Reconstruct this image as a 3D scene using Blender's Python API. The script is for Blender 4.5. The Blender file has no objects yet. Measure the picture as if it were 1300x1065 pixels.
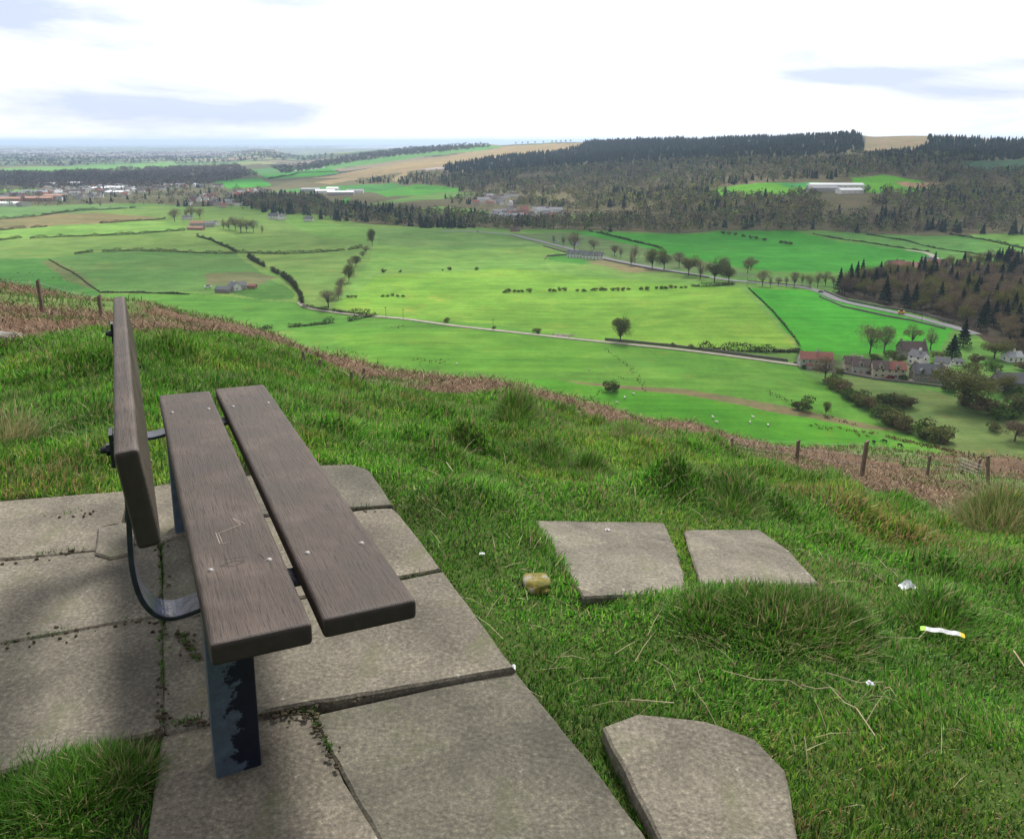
import bpy, math, numpy as np
from mathutils import Matrix, Vector
rng = np.random.default_rng(7)
SC = bpy.context.scene; COL = SC.collection
R = math.radians
# ---------------------------------------------------------------- camera numbers
F = 1030.; PIT = R(16.6); CAMZ = 1.31
cp, sp = math.cos(PIT), math.sin(PIT)
def ray(px, py):
    x = (np.asarray(px, float)-650)/F; y = (487.5-np.asarray(py, float))/F
    return np.stack([x, cp+y*sp, -sp+y*cp], -1)
def pt(px, py, z=0.):
    d = ray(px, py); t = (z-CAMZ)/d[..., 2]
    return d*t[..., None] + np.array([0, 0, CAMZ])
def azdep(px, py):
    d = ray(px, py); h = np.hypot(d[..., 0], d[..., 1])
    return np.arctan2(d[..., 0], d[..., 1]), np.arctan2(-d[..., 2], h)
# ---------------------------------------------------------------- helpers
def tag(o, label=None, cat=None, group=None, kind=None):
    if label: o['label'] = label
    if cat: o['category'] = cat
    if group: o['group'] = group
    if kind: o['kind'] = kind
    return o
def mesh(name, V, Q=None, T=None, col=None, smooth=False, N=None, mi=None):
    me = bpy.data.meshes.new(name)
    V = np.asarray(V, np.float32)
    Q = np.zeros((0, 4), np.int32) if Q is None or len(Q) == 0 else np.asarray(Q, np.int32)
    T = np.zeros((0, 3), np.int32) if T is None or len(T) == 0 else np.asarray(T, np.int32)
    me.vertices.add(len(V)); me.vertices.foreach_set('co', V.ravel())
    nl = Q.size+T.size; me.loops.add(nl)
    me.loops.foreach_set('vertex_index', np.concatenate([Q.ravel(), T.ravel()]))
    me.polygons.add(len(Q)+len(T))
    st = np.concatenate([np.arange(len(Q))*4, Q.size+np.arange(len(T))*3]).astype(np.int32)
    me.polygons.foreach_set('loop_start', st)
    if mi is not None: me.polygons.foreach_set('material_index', np.asarray(mi, np.int32))
    me.polygons.foreach_set('use_smooth', np.full(len(Q)+len(T), bool(smooth)))
    me.update(calc_edges=True)
    if col is not None:
        a = me.color_attributes.new('Col', 'FLOAT_COLOR', 'POINT')
        c = np.ones((len(V), 4), np.float32); c[:, :3] = col
        a.data.foreach_set('color', c.ravel())
    return me
def link(name, me, mat=None, parent=None, loc=None):
    o = bpy.data.objects.new(name, me); COL.objects.link(o)
    if mat is not None and me is not None:
        for m in (mat if isinstance(mat, (list, tuple)) else [mat]):
            me.materials.append(m)
    if parent is not None: o.parent = parent
    if loc is not None: o.location = [float(c) for c in loc]
    return o
def empty(name, loc=(0, 0, 0), rz=0.):
    o = bpy.data.objects.new(name, None); COL.objects.link(o)
    o.location = [float(c) for c in loc]; o.rotation_euler = (0, 0, rz); o.empty_display_size = .2
    return o
class G:                                   # python list geometry gatherer
    def __init__(s): s.v = []; s.q = []; s.t = []; s.c = []; s.m = []; s.n = 0
    def add(s, V, Q=(), T=(), col=(1, 1, 1)):
        V = np.asarray(V, float); n = s.n
        s.v.append(V); s.n += len(V)
        if len(Q): s.q.append(np.asarray(Q)+n)
        if len(T): s.t.append(np.asarray(T)+n)
        c = np.ones((len(V), 3))*np.asarray(col); s.c.append(c)
        return s
    def me(s, name, smooth=False):
        return mesh(name, np.concatenate(s.v), np.concatenate(s.q) if s.q else None,
                    np.concatenate(s.t) if s.t else None, np.concatenate(s.c), smooth)
BQ = [(0, 3, 2, 1), (4, 5, 6, 7), (0, 1, 5, 4), (1, 2, 6, 5), (2, 3, 7, 6), (3, 0, 4, 7)]
def box(g, x0, x1, y0, y1, z0, z1, col=(1, 1, 1)):
    g.add([(x0,y0,z0),(x1,y0,z0),(x1,y1,z0),(x0,y1,z0),(x0,y0,z1),(x1,y0,z1),(x1,y1,z1),(x0,y1,z1)], BQ, (), col)
    return g
def tube(g, P, rad, n=6, col=(1, 1, 1)):
    P = np.asarray(P, float); rad = np.ones(len(P))*rad; V = []
    for i in range(len(P)):
        d = P[min(i+1, len(P)-1)]-P[max(i-1, 0)]; d = d/(np.linalg.norm(d)+1e-9)
        a = np.cross(d, [0, 0, 1.] if abs(d[2]) < .9 else [1., 0, 0]); a /= np.linalg.norm(a); b = np.cross(d, a)
        for k in range(n):
            t = 2*math.pi*k/n; V.append(P[i]+(a*math.cos(t)+b*math.sin(t))*rad[i])
    Q = [(i*n+k, i*n+(k+1) % n, (i+1)*n+(k+1) % n, (i+1)*n+k) for i in range(len(P)-1) for k in range(n)]
    m = (len(P)-1)*n
    T = [(0, k+1, k) for k in range(1, n-1)]+[(m, m+k, m+k+1) for k in range(1, n-1)]
    g.add(V, Q, T, col); return g
def bevel(o, w, seg=2):
    m = o.modifiers.new('bevel', 'BEVEL'); m.width = w; m.segments = seg; m.limit_method = 'ANGLE'; return o
# ---------------------------------------------------------------- materials
def nodes(name):
    m = bpy.data.materials.new(name); m.use_nodes = True; nt = m.node_tree
    return m, nt, nt.nodes['Principled BSDF']
def N(nt, typ, **kw):
    n = nt.nodes.new(typ)
    for k, v in kw.items():
        if k.startswith('i_'):
            n.inputs[k[2:].replace('_', ' ')].default_value = v
        else: setattr(n, k, v)
    return n
def ramp(nt, fac, stops):
    r = nt.nodes.new('ShaderNodeValToRGB'); e = r.color_ramp.elements
    while len(e) < len(stops): e.new(.5)
    for x, (p, c) in zip(e, stops):
        x.position = p; x.color = (c if len(c) == 4 else (*c, 1)) if hasattr(c, '__len__') else (c, c, c, 1)
    nt.links.new(fac, r.inputs[0]); return r.outputs[0]
def noise(nt, vec, scale, detail=4, rough=.6, dist=0.):
    n = N(nt, 'ShaderNodeTexNoise', i_Scale=scale, i_Detail=detail, i_Roughness=rough, i_Distortion=dist)
    if vec is not None: nt.links.new(vec, n.inputs['Vector'])
    return n.outputs['Fac']
def mapping(nt, scale, src='Object'):
    tc = N(nt, 'ShaderNodeTexCoord'); mp = N(nt, 'ShaderNodeMapping'); mp.inputs['Scale'].default_value = scale
    nt.links.new(tc.outputs[src], mp.inputs[0]); return mp.outputs[0]
def mult(nt, a, b, typ='MULTIPLY', fac=1.):
    m = N(nt, 'ShaderNodeMix', data_type='RGBA', blend_type=typ); m.inputs[0].default_value = fac if not hasattr(fac, 'is_linked') else 1
    if hasattr(fac, 'is_linked'): nt.links.new(fac, m.inputs[0])
    for i, x in ((6, a), (7, b)):
        if hasattr(x, 'is_linked'): nt.links.new(x, m.inputs[i])
        else: m.inputs[i].default_value = (*x, 1)
    return m.outputs[2]
def bump(nt, bs, h, strength=.3, dist=.01):
    b = N(nt, 'ShaderNodeBump', i_Strength=strength, i_Distance=dist)
    nt.links.new(h, b.inputs['Height']); nt.links.new(b.outputs[0], bs.inputs['Normal'])
def attr_mat(name, rough=.8, sc=2., lo=.75, hi=1.25, spec=.3, trans=0., obj_var=0.):
    m, nt, bs = nodes(name)
    a = N(nt, 'ShaderNodeAttribute', attribute_name='Col')
    f = ramp(nt, noise(nt, mapping(nt, (1, 1, 1)), sc), [(.3, (lo,)*3), (.7, (hi,)*3)])
    c = mult(nt, a.outputs['Color'], f)
    if obj_var:
        oi = N(nt, 'ShaderNodeObjectInfo')
        c = mult(nt, c, ramp(nt, oi.outputs['Random'], [(0, (1-obj_var, 1-obj_var, 1-obj_var)), (.5, (1.05, .97, .9)), (1, (1+obj_var, 1+obj_var, 1))]))
    nt.links.new(c, bs.inputs['Base Color'])
    bs.inputs['Roughness'].default_value = rough; bs.inputs['Specular IOR Level'].default_value = spec
    if trans:
        t = N(nt, 'ShaderNodeBsdfTranslucent'); nt.links.new(c, t.inputs[0])
        mx = N(nt, 'ShaderNodeMixShader'); mx.inputs[0].default_value = trans
        nt.links.new(bs.outputs[0], mx.inputs[1]); nt.links.new(t.outputs[0], mx.inputs[2])
        nt.links.new(mx.outputs[0], nt.nodes['Material Output'].inputs[0])
    return m
def plain(name, c, rough=.6, metal=0., sc=4., amt=.2, bstr=0.):
    m, nt, bs = nodes(name)
    nz = noise(nt, mapping(nt, (1, 1, 1)), sc)
    f = ramp(nt, nz, [(.3, tuple(x*(1-amt) for x in c)), (.7, tuple(x*(1+amt) for x in c))])
    nt.links.new(f, bs.inputs['Base Color']); bs.inputs['Roughness'].default_value = rough; bs.inputs['Metallic'].default_value = metal
    if bstr: bump(nt, bs, nz, bstr, .02)
    return m
# ---------------------------------------------------------------- terrain height
def vnoise(x, y, s, seed=0):                # smooth value noise in [-1,1]
    x = x/s+seed*17.3; y = y/s+seed*9.1
    xi = np.floor(x); yi = np.floor(y); fx = x-xi; fy = y-yi
    fx = fx*fx*(3-2*fx); fy = fy*fy*(3-2*fy)
    def h(a, b):
        v = np.sin(a*127.1+b*311.7+seed*74.7)*43758.5453; return (v-np.floor(v))*2-1
    return (h(xi, yi)*(1-fx)+h(xi+1, yi)*fx)*(1-fy)+(h(xi, yi+1)*(1-fx)+h(xi+1, yi+1)*fx)*fy
def poly_az(P):
    P = np.array(P, float); a, d = azdep(P[:, 0], P[:, 1]); return a, d
E1 = poly_az([(-80,452),(0,448),(60,432),(140,424),(270,430),(330,438),(400,464),(480,497),(600,508),(700,518),(800,542),(870,562),(950,590),(1050,618),(1150,650),(1300,672),(1400,690)])
E2 = poly_az([(-80,355),(0,360),(60,368),(140,382),(200,390),(270,408),(330,423),(400,446),(480,472),(560,480),(620,488),(700,503),(760,518),(850,538),(950,558),(1050,569),(1180,577),(1300,585),(1400,592)])
RD = poly_az([(-80,182),(330,182),(380,198),(430,193),(520,188),(620,184),(700,181),(735,179),(770,178),(870,176),(1000,172),(1090,169),(1100,174),(1180,173),(1300,176),(1400,178)])
def I(az, pts, vals):                       # value by azimuth given source px columns (at y=400)
    a, _ = azdep(np.array(pts, float), np.full(len(pts), 400.)); return np.interp(az, a, vals)
NA, NR = 361, 900
AZ = np.linspace(-math.pi, math.pi, 1441); LR = np.linspace(math.log(.4), math.log(80000), NR)
TAB = np.zeros((len(AZ), NR))
for i, a in enumerate(AZ):
    a = max(-.66, min(.66, a))
    e1 = np.interp(a, *E1); e2 = np.interp(a, *E2); er = np.interp(a, *RD)
    R1 = I(a, [0, 270, 400, 600, 800, 950, 1150, 1300], [8.5, 9, 9, 8.6, 8, 7.2, 6.5, 6.4])
    R2 = I(a, [0, 300, 420, 600, 750, 900, 1300], [46, 38, 26, 24, 28, 40, 46])
    r0 = I(a, [0, 500, 700, 1300], [3.6, 3.2, 2.3, 1.9])
    dE = I(a, [0, 300, 450, 700, 900, 1100, 1300], [1.5, 1.0, .45, .5, 1.0, 1.8, 1.9])
    Rf = I(a, [0, 300, 650, 1300], [420, 380, 250, 235])
    zc = CAMZ-R1*math.tan(e1)
    T = lambda r, d: (r, CAMZ-r*math.tan(d))
    nd = [(.4, -.035), (r0, -.035)]
    for s in (.2, .4, .6, .8, 1.): nd.append((r0+(R1-r0)*s, -.035+(zc+.035)*s**1.14))
    nd += [T(R1*1.3, e1+R(1.1)), T(R2*.62, e2+R(dE)), T(R2, e2), T(R2*1.35, e2+R(1.2)), T(R2*2.3, e2+R(3.5))]
    nd += [(Rf, -113.5), (Rf*1.25, -115.5)]
    Rb = I(a, [330, 500, 650, 800, 900, 1300], [4200, 2300, 1650, 1300, 1120, 1080])
    Rr = I(a, [330, 420, 650, 900, 1300], [9000, 6800, 4600, 3300, 2700])
    k = I(a, [300, 400, 1300], [0., 1, 1])
    nd += [(Rb, -118 - 2*(1-k))]
    if k > 0:
        zr = CAMZ-Rr*math.tan(er); zr = k*zr+(1-k)*-120
        for s in (.25, .5, .75, 1.): nd.append((Rb+(Rr-Rb)*s, -118+(zr+118)*s**.9))
        nd += [(Rr*1.25, zr-10-.012*Rr*k), (Rr*2.2, -122)]
    nd += [(70000., -140), (80000., -140)]
    nd = np.array(nd); TAB[i] = np.interp(LR, np.log(nd[:, 0]), nd[:, 1]) if False else np.interp(np.exp(LR), nd[:, 0], nd[:, 1])
ker = np.array([1, 2, 3, 2, 1.]); ker /= ker.sum()
for _ in range(2):
    P_ = np.pad(TAB, ((0, 0), (2, 2)), 'edge'); TAB = sum(ker[j]*P_[:, j:j+NR] for j in range(5))
P_ = np.pad(TAB, ((2, 2), (0, 0)), 'wrap'); TAB = sum(ker[j]*P_[j:j+len(AZ)] for j in range(5))
TUS = [(655,528,.16,.16),(700,588,.12,.11),(748,604,.12,.11),(590,560,.10,.1),(560,590,.14,.08),(800,560,.2,.1),(930,640,.16,.13),(1000,590,.2,.12),
       (905,772,.13,.035),(985,784,.15,.05),(1045,788,.14,.05),(1090,800,.12,.05),(1260,668,.22,.2),(1190,790,.13,.1),(1075,660,.18,.11),(1150,690,.2,.08),
       (480,520,.25,.08),(380,440,.3,.1),(840,610,.2,.08),(100,1000,.13,.04),(690,690,.08,.06),(720,720,.05,.03)]
def Hbase(x, y):
    r = np.maximum(np.hypot(x, y), .41); a = np.arctan2(x, y)
    fi = (a+math.pi)/(2*math.pi)*(len(AZ)-1); fj = (np.log(r)-LR[0])/(LR[1]-LR[0])
    i = np.clip(fi.astype(int), 0, len(AZ)-2); j = np.clip(fj.astype(int), 0, NR-2)
    fi = fi-i; fj = np.clip(fj-j, 0, 1)
    return (TAB[i, j]*(1-fi)+TAB[i+1, j]*fi)*(1-fj)+(TAB[i, j+1]*(1-fi)+TAB[i+1, j+1]*fi)*fj
def ss(x, a, b):
    t = np.clip((x-a)/(b-a), 0, 1); return t*t*(3-2*t)
TP = []
PAVE = [tuple(p) for p in pt(np.array([-140, 30, 160, 412, 466, 560, 652, 850, 850, -400]), np.array([648, 630, 622, 588, 588, 722, 850, 1085, 1250, 1250]))[:, :2]]
LOOSE = [[tuple(p) for p in pt(np.array([c_[0] for c_ in P_]), np.array([c_[1] for c_ in P_]), -.06)[:, :2]] for P_ in ([(672,655),(850,657),(880,760),(730,768)],[(862,668),(970,666),(1045,742),(890,752)])]
def pip(x, y, P):
    P = np.asarray(P)[:, :2]; c = np.zeros(x.shape, bool); n = len(P)
    lo = P.min(0); hi = P.max(0); w = np.nonzero((x >= lo[0]) & (x <= hi[0]) & (y >= lo[1]) & (y <= hi[1]))
    xs, ys = x[w], y[w]; k = np.zeros(xs.shape, bool); j = n-1
    for i in range(n):
        xi, yi = P[i]; xj, yj = P[j]
        if yi != yj: k ^= ((yi > ys) != (yj > ys)) & (xs < (xj-xi)*(ys-yi)/(yj-yi)+xi)
        j = i
    c[w] = k; return c
def H(x, y):
    x = np.asarray(x, float); y = np.asarray(y, float)
    r = np.hypot(x, y); z = Hbase(x, y)
    near = (1-ss(r, 12, 60))*ss(r, 1.2, 3.0)
    pv = pip(x, y, PAVE)
    nm = near*(~pv)*(~(pip(x, y, LOOSE[0]) | pip(x, y, LOOSE[1])))
    z = z+nm*(.035*vnoise(x, y, .45, 1)+.03*vnoise(x, y, .22, 2)+.085*vnoise(x, y, .9, 3)*ss(r, 2.5, 6))
    for (tx, ty, tr, th) in TP:
        d2 = ((x-tx)**2+(y-ty)**2)/tr**2
        z = z+np.where((d2 < 9) & (~((nm == 0) & (r > 2.2) & (r < 4) & ~pv)), th*np.exp(-d2), 0)
    z = z+ss(r, 9, 25)*(1-ss(r, 60, 200))*(.25*vnoise(x, y, 3., 4)+.12*vnoise(x, y, 1.2, 5))
    fl = ss(r, 240, 420)
    z = z+fl*(1-ss(r, 4000, 8000))*(3.2*vnoise(x, y, 170, 6)+1.3*vnoise(x, y, 60, 7))
    a = np.arctan2(x, y)
    hl = ss(r, 1300, 2200)*(1-ss(r, 5000, 8000))*ss(a, -.25, -.05)
    z = z+hl*(7*vnoise(x, y, 420, 8)+3*vnoise(x, y, 160, 9))
    return z
def cast(px, py, rmin=150., rmax=70000.):
    px = np.atleast_1d(np.asarray(px, float)); py = np.atleast_1d(np.asarray(py, float))
    d = ray(px, py); h = np.hypot(d[:, 0], d[:, 1]); sx, sy, sl = d[:, 0]/h, d[:, 1]/h, d[:, 2]/h
    rs = np.exp(np.linspace(math.log(rmin), math.log(rmax), 700))
    g = H(sx[:, None]*rs, sy[:, None]*rs)-(CAMZ+sl[:, None]*rs)
    hit = g > 0; k = np.where(hit.any(1), hit.argmax(1), 699); k = np.maximum(k, 1)
    ii = np.arange(len(px)); g0, g1 = g[ii, k-1], g[ii, k]; t = np.clip(-g0/(g1-g0+1e-12), 0, 1)
    r = rs[k-1]+(rs[k]-rs[k-1])*t
    x, y = sx*r, sy*r
    return np.stack([x, y, H(x, y)], 1)
def cpoly(P, rmin=150.):
    P = np.array(P, float); W_ = cast(P[:, 0], P[:, 1], rmin)
    for _ in range(30):                     # corners drawn above a skyline slide down to it
        rr_ = np.hypot(W_[:, 0], W_[:, 1]); aa = np.arctan2(W_[:, 0], W_[:, 1]); bad = (rr_ > I(aa, [380, 450, 650, 900, 1300], [30000, 9000, 5200, 3700, 3100]))
        if not bad.any(): break
        P[bad, 1] += 1.5; W_[bad] = cast(P[bad, 0], P[bad, 1], rmin)
    return W_
for _ in range(85):
    a_q = rng.uniform(-.5, .62); r_q = rng.uniform(2.9, 8.6)**1.0; qx, qy = math.sin(a_q)*r_q, math.cos(a_q)*r_q
    if not pip(np.array([qx]), np.array([qy]), np.array(PAVE))[0] and not (0 < qx < 1.3 and qy < 3.1): TP.append((qx, qy, rng.uniform(.07, .16)*(1+r_q*.05), rng.uniform(.03, .085)))
for (px, py, tr, th) in TUS:
    q = cast(px, py, 1.2, 14.)[0]; TP.append((q[0], q[1], tr, th))
def on(x, y): return np.array([x, y, float(H(np.array([x]), np.array([y]))[0])])
def at(px, py, rmin=150.): return cast(px, py, rmin)[0]
# ---------------------------------------------------------------- land use
g_light = (.14, .28, .055); g_mid = (.10, .245, .035); g_viv = (.04, .225, .02); g_viv2 = (.05, .27, .022)
g_up = (.085, .22, .045); g_bot = (.075, .245, .022); g_left = (.135, .24, .055); g_dull = (.12, .18, .055); brown = (.17, .12, .075); moor = (.26, .21, .11)
FIELDS = [
 ([(-60,400),(-60,262),(200,262),(330,262),(470,285),(660,293),(760,330),(1010,372),(1010,470),(640,470),(430,500),(250,420)], g_left),
 ([(-60,262),(120,258),(180,262),(0,282),(-60,284)], (.1,.2,.06)),
 ([(-60,284),(60,272),(120,270),(205,277),(110,286),(0,292),(-60,292)], (.17,.16,.07)),
 ([(-60,296),(130,284),(230,280),(235,293),(140,298),(-60,306)], g_light),
 ([(-60,310),(60,301),(230,294),(290,320),(130,322),(-60,332)], g_left),
 ([(60,328),(130,320),(300,322),(330,345),(370,372),(130,372)], (.085,.19,.045)),
 ([(-60,330),(62,328),(130,376),(-60,372)], (.06,.19,.035)),
 ([(52,331),(72,331),(118,358),(118,368),(85,356)], (.11,.15,.05)),
 ([(260,347),(320,345),(352,352),(330,362),(262,362)], (.135,.15,.065)),
 ([(300,362),(360,362),(375,374),(372,380),(330,380),(290,372)], (.06,.16,.03)),
 ([(240,264),(300,258),(330,270),(470,290),(465,312),(330,322),(240,296)], g_left),
 ([(340,268),(470,290),(466,308),(400,300)], g_light),
 ([(478,290),(650,294),(720,318),(740,340),(940,362),(955,365),(1010,440),(880,446),(780,436),(480,402),(425,388),(470,330)], g_light),
 ([(478,290),(650,294),(700,312),(560,318),(480,312)], (.12,.235,.06)),
 ([(425,390),(480,350),(640,340),(940,366),(1008,440),(880,446),(780,436),(480,402)], (.15,.31,.04)),
 ([(693,330),(705,322),(722,322),(765,328),(770,332),(740,336)], (.06,.21,.03)),
 ([(740,332),(780,328),(860,345),(800,346)], (.2,.19,.09)),
 ([(640,297),(742,294),(840,317),(960,348),(1040,362),(1050,367),(940,352),(720,322)], (.1,.17,.06)),
 ([(715,294),(1000,293),(1190,322),(1190,340),(1050,346),(1000,345),(940,340),(860,325),(830,318)], g_viv),
 ([(1030,296),(1085,296),(1180,312),(1180,322),(1110,310),(1060,303)], g_up),
 ([(1090,296),(1205,297),(1300,322),(1400,350),(1400,365),(1200,340),(1190,328),(1180,312)], g_up),
 ([(1212,298),(1400,298),(1400,340),(1300,320)], (.12,.26,.05)),
 ([(950,366),(1050,370),(1120,390),(1210,414),(1195,445),(1085,450),(1018,446)], g_viv2),
 ([(960,352),(1040,366),(1046,370),(960,366)], g_light),
 ([(380,418),(470,404),(620,412),(780,436),(1010,462),(1020,475),(1120,540),(1300,600),(700,560),(430,520),(330,430)], g_mid),
 ([(130,392),(130,374),(240,372),(372,384),(470,402),(430,414),(330,424),(240,420)], (.075,.205,.03)),
 ([(430,418),(640,420),(760,440),(760,470),(640,475),(430,460)], (.1,.25,.03)),
 ([(560,485),(705,482),(800,492),(1000,516),(1130,560),(1240,600),(1000,600),(600,560)], g_bot),
 ([(705,482),(780,488),(870,494),(1000,516),(1150,548),(1110,546),(980,522),(860,500),(780,493)], (.17,.155,.075)),
 ([(1045,480),(1110,478),(1200,500),(1300,530),(1300,600),(1240,600),(1180,560),(1110,525)], g_dull),
 ([(1020,470),(1045,478),(1110,480),(1180,500),(1160,478),(1100,470)], (.09,.17,.045)),
 ([(1010,452),(1150,462),(1200,470),(1300,485),(1300,500),(1110,480),(1020,470)], (.1,.13,.06)),
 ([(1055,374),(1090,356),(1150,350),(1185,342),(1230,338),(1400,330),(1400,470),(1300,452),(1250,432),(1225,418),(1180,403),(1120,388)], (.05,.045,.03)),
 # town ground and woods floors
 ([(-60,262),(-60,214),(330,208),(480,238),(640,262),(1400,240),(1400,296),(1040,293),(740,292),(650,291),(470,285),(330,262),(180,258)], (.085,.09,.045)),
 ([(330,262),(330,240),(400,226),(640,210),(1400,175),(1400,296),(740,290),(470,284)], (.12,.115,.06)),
 ([(-60,241),(60,240),(75,247),(-60,249)], (.13,.3,.05)),
 ([(-60,216),(60,212),(220,207),(235,213),(60,220),(-60,222)], (.12,.28,.07)),
 ([(270,230),(330,226),(345,236),(290,240)], g_viv),([(330,222),(420,212),(430,220),(340,228)], g_viv),([(300,216),(400,210),(400,214),(310,222)], (.06,.18,.05)),
 ([(340,244),(420,236),(500,232),(520,240),(440,246)], (.06,.22,.05)),
 ([(395,226),(520,205),(640,186),(700,181),(745,178),(735,188),(640,200),(560,212),(470,225)], moor),
 ([(400,210),(620,184),(640,186),(520,202),(420,215)], (.09,.24,.06)),
 ([(400,232),(450,222),(455,228),(420,234)], moor),([(495,228),(515,217),(520,222),(505,232)], moor),
 ([(470,244),(530,234),(590,240),(575,246),(490,250)], (.07,.26,.03)),([(450,262),(560,244),(610,246),(540,254),(470,262)], (.11,.22,.05)),
 ([(410,258),(445,250),(440,262),(420,264)], g_viv2),([(530,266),(560,262),(620,268),(625,274),(540,272)], (.13,.27,.05)),
 ([(715,273),(760,268),(775,274),(730,278)], (.15,.25,.07)),
 ([(895,243),(945,234),(1000,232),(1045,240),(1010,248),(900,250)], (.1,.3,.02)),([(985,233),(1040,231),(1042,236),(1000,238)], (.04,.25,.06)),
 ([(1080,226),(1120,222),(1170,230),(1192,238),(1150,246),(1090,244)], (.1,.33,.02)),([(1135,231),(1205,232),(1195,239),(1150,238)], (.35,.24,.13)),
 ([(1098,174),(1175,173),(1180,184),(1150,192),(1098,196)], (.2,.17,.1)),([(1215,206),(1400,200),(1400,216),(1240,218)], (.05,.13,.06)),
 ([(925,267),(950,264),(955,268),(930,271)], (.17,.28,.05)),
]
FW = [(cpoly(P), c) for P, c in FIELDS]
HILLW = [(cpoly(P)) for P, c in FIELDS[-24:]]
E1R = lambda a: I(a, [0, 270, 400, 600, 800, 950, 1150, 1300], [8.5, 9, 9, 8.6, 8, 7.2, 6.5, 6.4])
def landcol(x, y):
    r = np.hypot(x, y); a = np.arctan2(x, y); n = x.size
    jx = x+1.2*vnoise(x, y, 14, 11); jy = y+1.2*vnoise(x, y, 14, 12)
    c = np.ones((n, 3))*np.array((.09, .2, .04))
    # far plain: patchwork
    ca, sa = .8, .6
    u = x*ca+y*sa; v = -x*sa+y*ca; cell = 420
    ui = np.floor(u/cell+.3*vnoise(x, y, 900, 13)); vi = np.floor(v/(cell*.6)+.3*vnoise(x, y, 900, 14))
    hsh = np.sin(ui*12.98+vi*78.2)*43758.5; hsh = hsh-np.floor(hsh)
    pal = np.array([(.05, .06, .05), (.07, .15, .06), (.1, .22, .07), (.05, .055, .05), (.2, .24, .1), (.06, .07, .05), (.22, .19, .13), (.1, .11, .08)])
    fp = pal[(hsh*8).astype(int) % 8]
    city = (vnoise(x, y, 2200, 15)+.35*vnoise(x, y, 300, 16)) > .38
    fp[city] = np.array((.42, .40, .40))*(.5+.8*np.abs(vnoise(x, y, 130, 17)))[city][:, None]
    k = r > 2600; c[k] = fp[k]
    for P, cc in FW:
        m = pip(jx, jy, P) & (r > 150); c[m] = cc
    # pasture mottling
    mm = (r > 200) & (r < 2500)
    s = 1+.10*vnoise(x, y, 90, 18)+.11*vnoise(x, y, 25, 19)+.10*vnoise(x, y, 8, 20)
    c *= np.where(mm, s, 1+.1*vnoise(x, y, 300, 21))[:, None]
    yl = np.clip(vnoise(x*.4+y*.1, y, 45, 22), 0, 1)*.35*mm
    c = c*(1-yl[:, None])+c*np.array((1.5, 1.12, 1.2))*yl[:, None]
    # hillside : bracken litter then turf
    R1 = E1R(a); br = (r > R1*.97) & (r < 150)
    t = ss(vnoise(x, y, 4, 23)+.5*vnoise(x, y, 1.3, 24), .25, .6)
    bc = np.array((.12, .08, .055))*(1-t[:, None])+np.array((.10, .15, .05))*t[:, None]
    c[br] = bc[br]
    nr = r <= R1*.97
    c[nr] = np.array((.055, .085, .022))
    return c
azd = np.concatenate([np.arange(-180, -42, 4.), np.arange(-42, -34, 1.), np.arange(-34, 34.01, .085), np.arange(35, 43, 1.), np.arange(44, 180, 4.)])
a_ = np.radians(azd)
hh = 116.
r1 = np.exp(np.linspace(math.log(.25), math.log(60), 300))[:-1]
r2 = np.exp(np.linspace(math.log(60), math.log(350), 60))[:-1]
r3 = 1/np.linspace(1/350., 1/1100., 210)[:-1]
r4 = 1/np.linspace(1/1100., 1/6000., 220)[:-1]
r5 = 1/np.linspace(1/6000., 1/30000., 130)[:-1]; r5 = np.concatenate([r5, np.exp(np.linspace(math.log(30000), math.log(75000), 20))])
rr = np.concatenate([r1, r2, r3, r4, r5]); na, nr_ = len(a_), len(rr)
X = (np.sin(a_)[:, None]*rr).ravel(); Y = (np.cos(a_)[:, None]*rr).ravel(); Z = H(X, Y)
idx = np.arange(na*nr_).reshape(na, nr_); nx = np.roll(idx, -1, 0)
Q = np.stack([idx[:, :-1], idx[:, 1:], nx[:, 1:], nx[:, :-1]], -1).reshape(-1, 4)[:, ::-1]
V = np.stack([X, Y, Z], 1); cz = len(V)
V = np.vstack([V, [0, 0, -.035]]); C_ = np.vstack([landcol(X, Y), [.05, .08, .02]])
T = np.stack([np.full(na, cz), nx[:, 0], idx[:, 0]], 1)
# soil tone under the slabs
C_[:-1][pip(X, Y, PAVE)] = (.05, .05, .032)
m_ground, nt, bs = nodes('ground_turf')
A = N(nt, 'ShaderNodeAttribute', attribute_name='Col')
gm = mapping(nt, (1, 1, 1))
f1 = ramp(nt, noise(nt, gm, .35, 8, .7), [(.3, (.84, .87, .84)), (.7, (1.16, 1.12, 1.12))])
f3 = ramp(nt, noise(nt, gm, .018, 9, .68, .8), [(.3, (.72, .80, .8)), (.5, (1, 1, 1)), (.72, (1.38, 1.15, 1.35))])
f4 = ramp(nt, noise(nt, gm, .05, 8, .75, .5), [(.56, (1, 1, 1)), (.70, (1.6, .95, 1.15))])
f2 = ramp(nt, noise(nt, gm, 14, 4, .7), [(.3, (.7, .7, .7)), (.7, (1.25, 1.25, 1.25))])
gv_ = N(nt, 'ShaderNodeMapping'); gv_.inputs['Rotation'].default_value = (0, 0, .5); gv_.inputs['Scale'].default_value = (.004, .16, 1); nt.links.new(gm, gv_.inputs[0])
f5 = ramp(nt, noise(nt, gv_.outputs[0], 1., 3, .5), [(.35, (.84, .88, .88)), (.65, (1.13, 1.09, 1.1))])
c = mult(nt, mult(nt, mult(nt, mult(nt, mult(nt, A.outputs['Color'], f1), f2), f3), f4), f5)
nt.links.new(c, bs.inputs['Base Color']); bs.inputs['Roughness'].default_value = 1; bs.inputs['Specular IOR Level'].default_value = .05
bump(nt, bs, noise(nt, gm, 9, 6, .7), .5, .05)
go = link('ground', mesh('ground', V, Q, T, C_, True), m_ground); tag(go, kind='structure')

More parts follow.
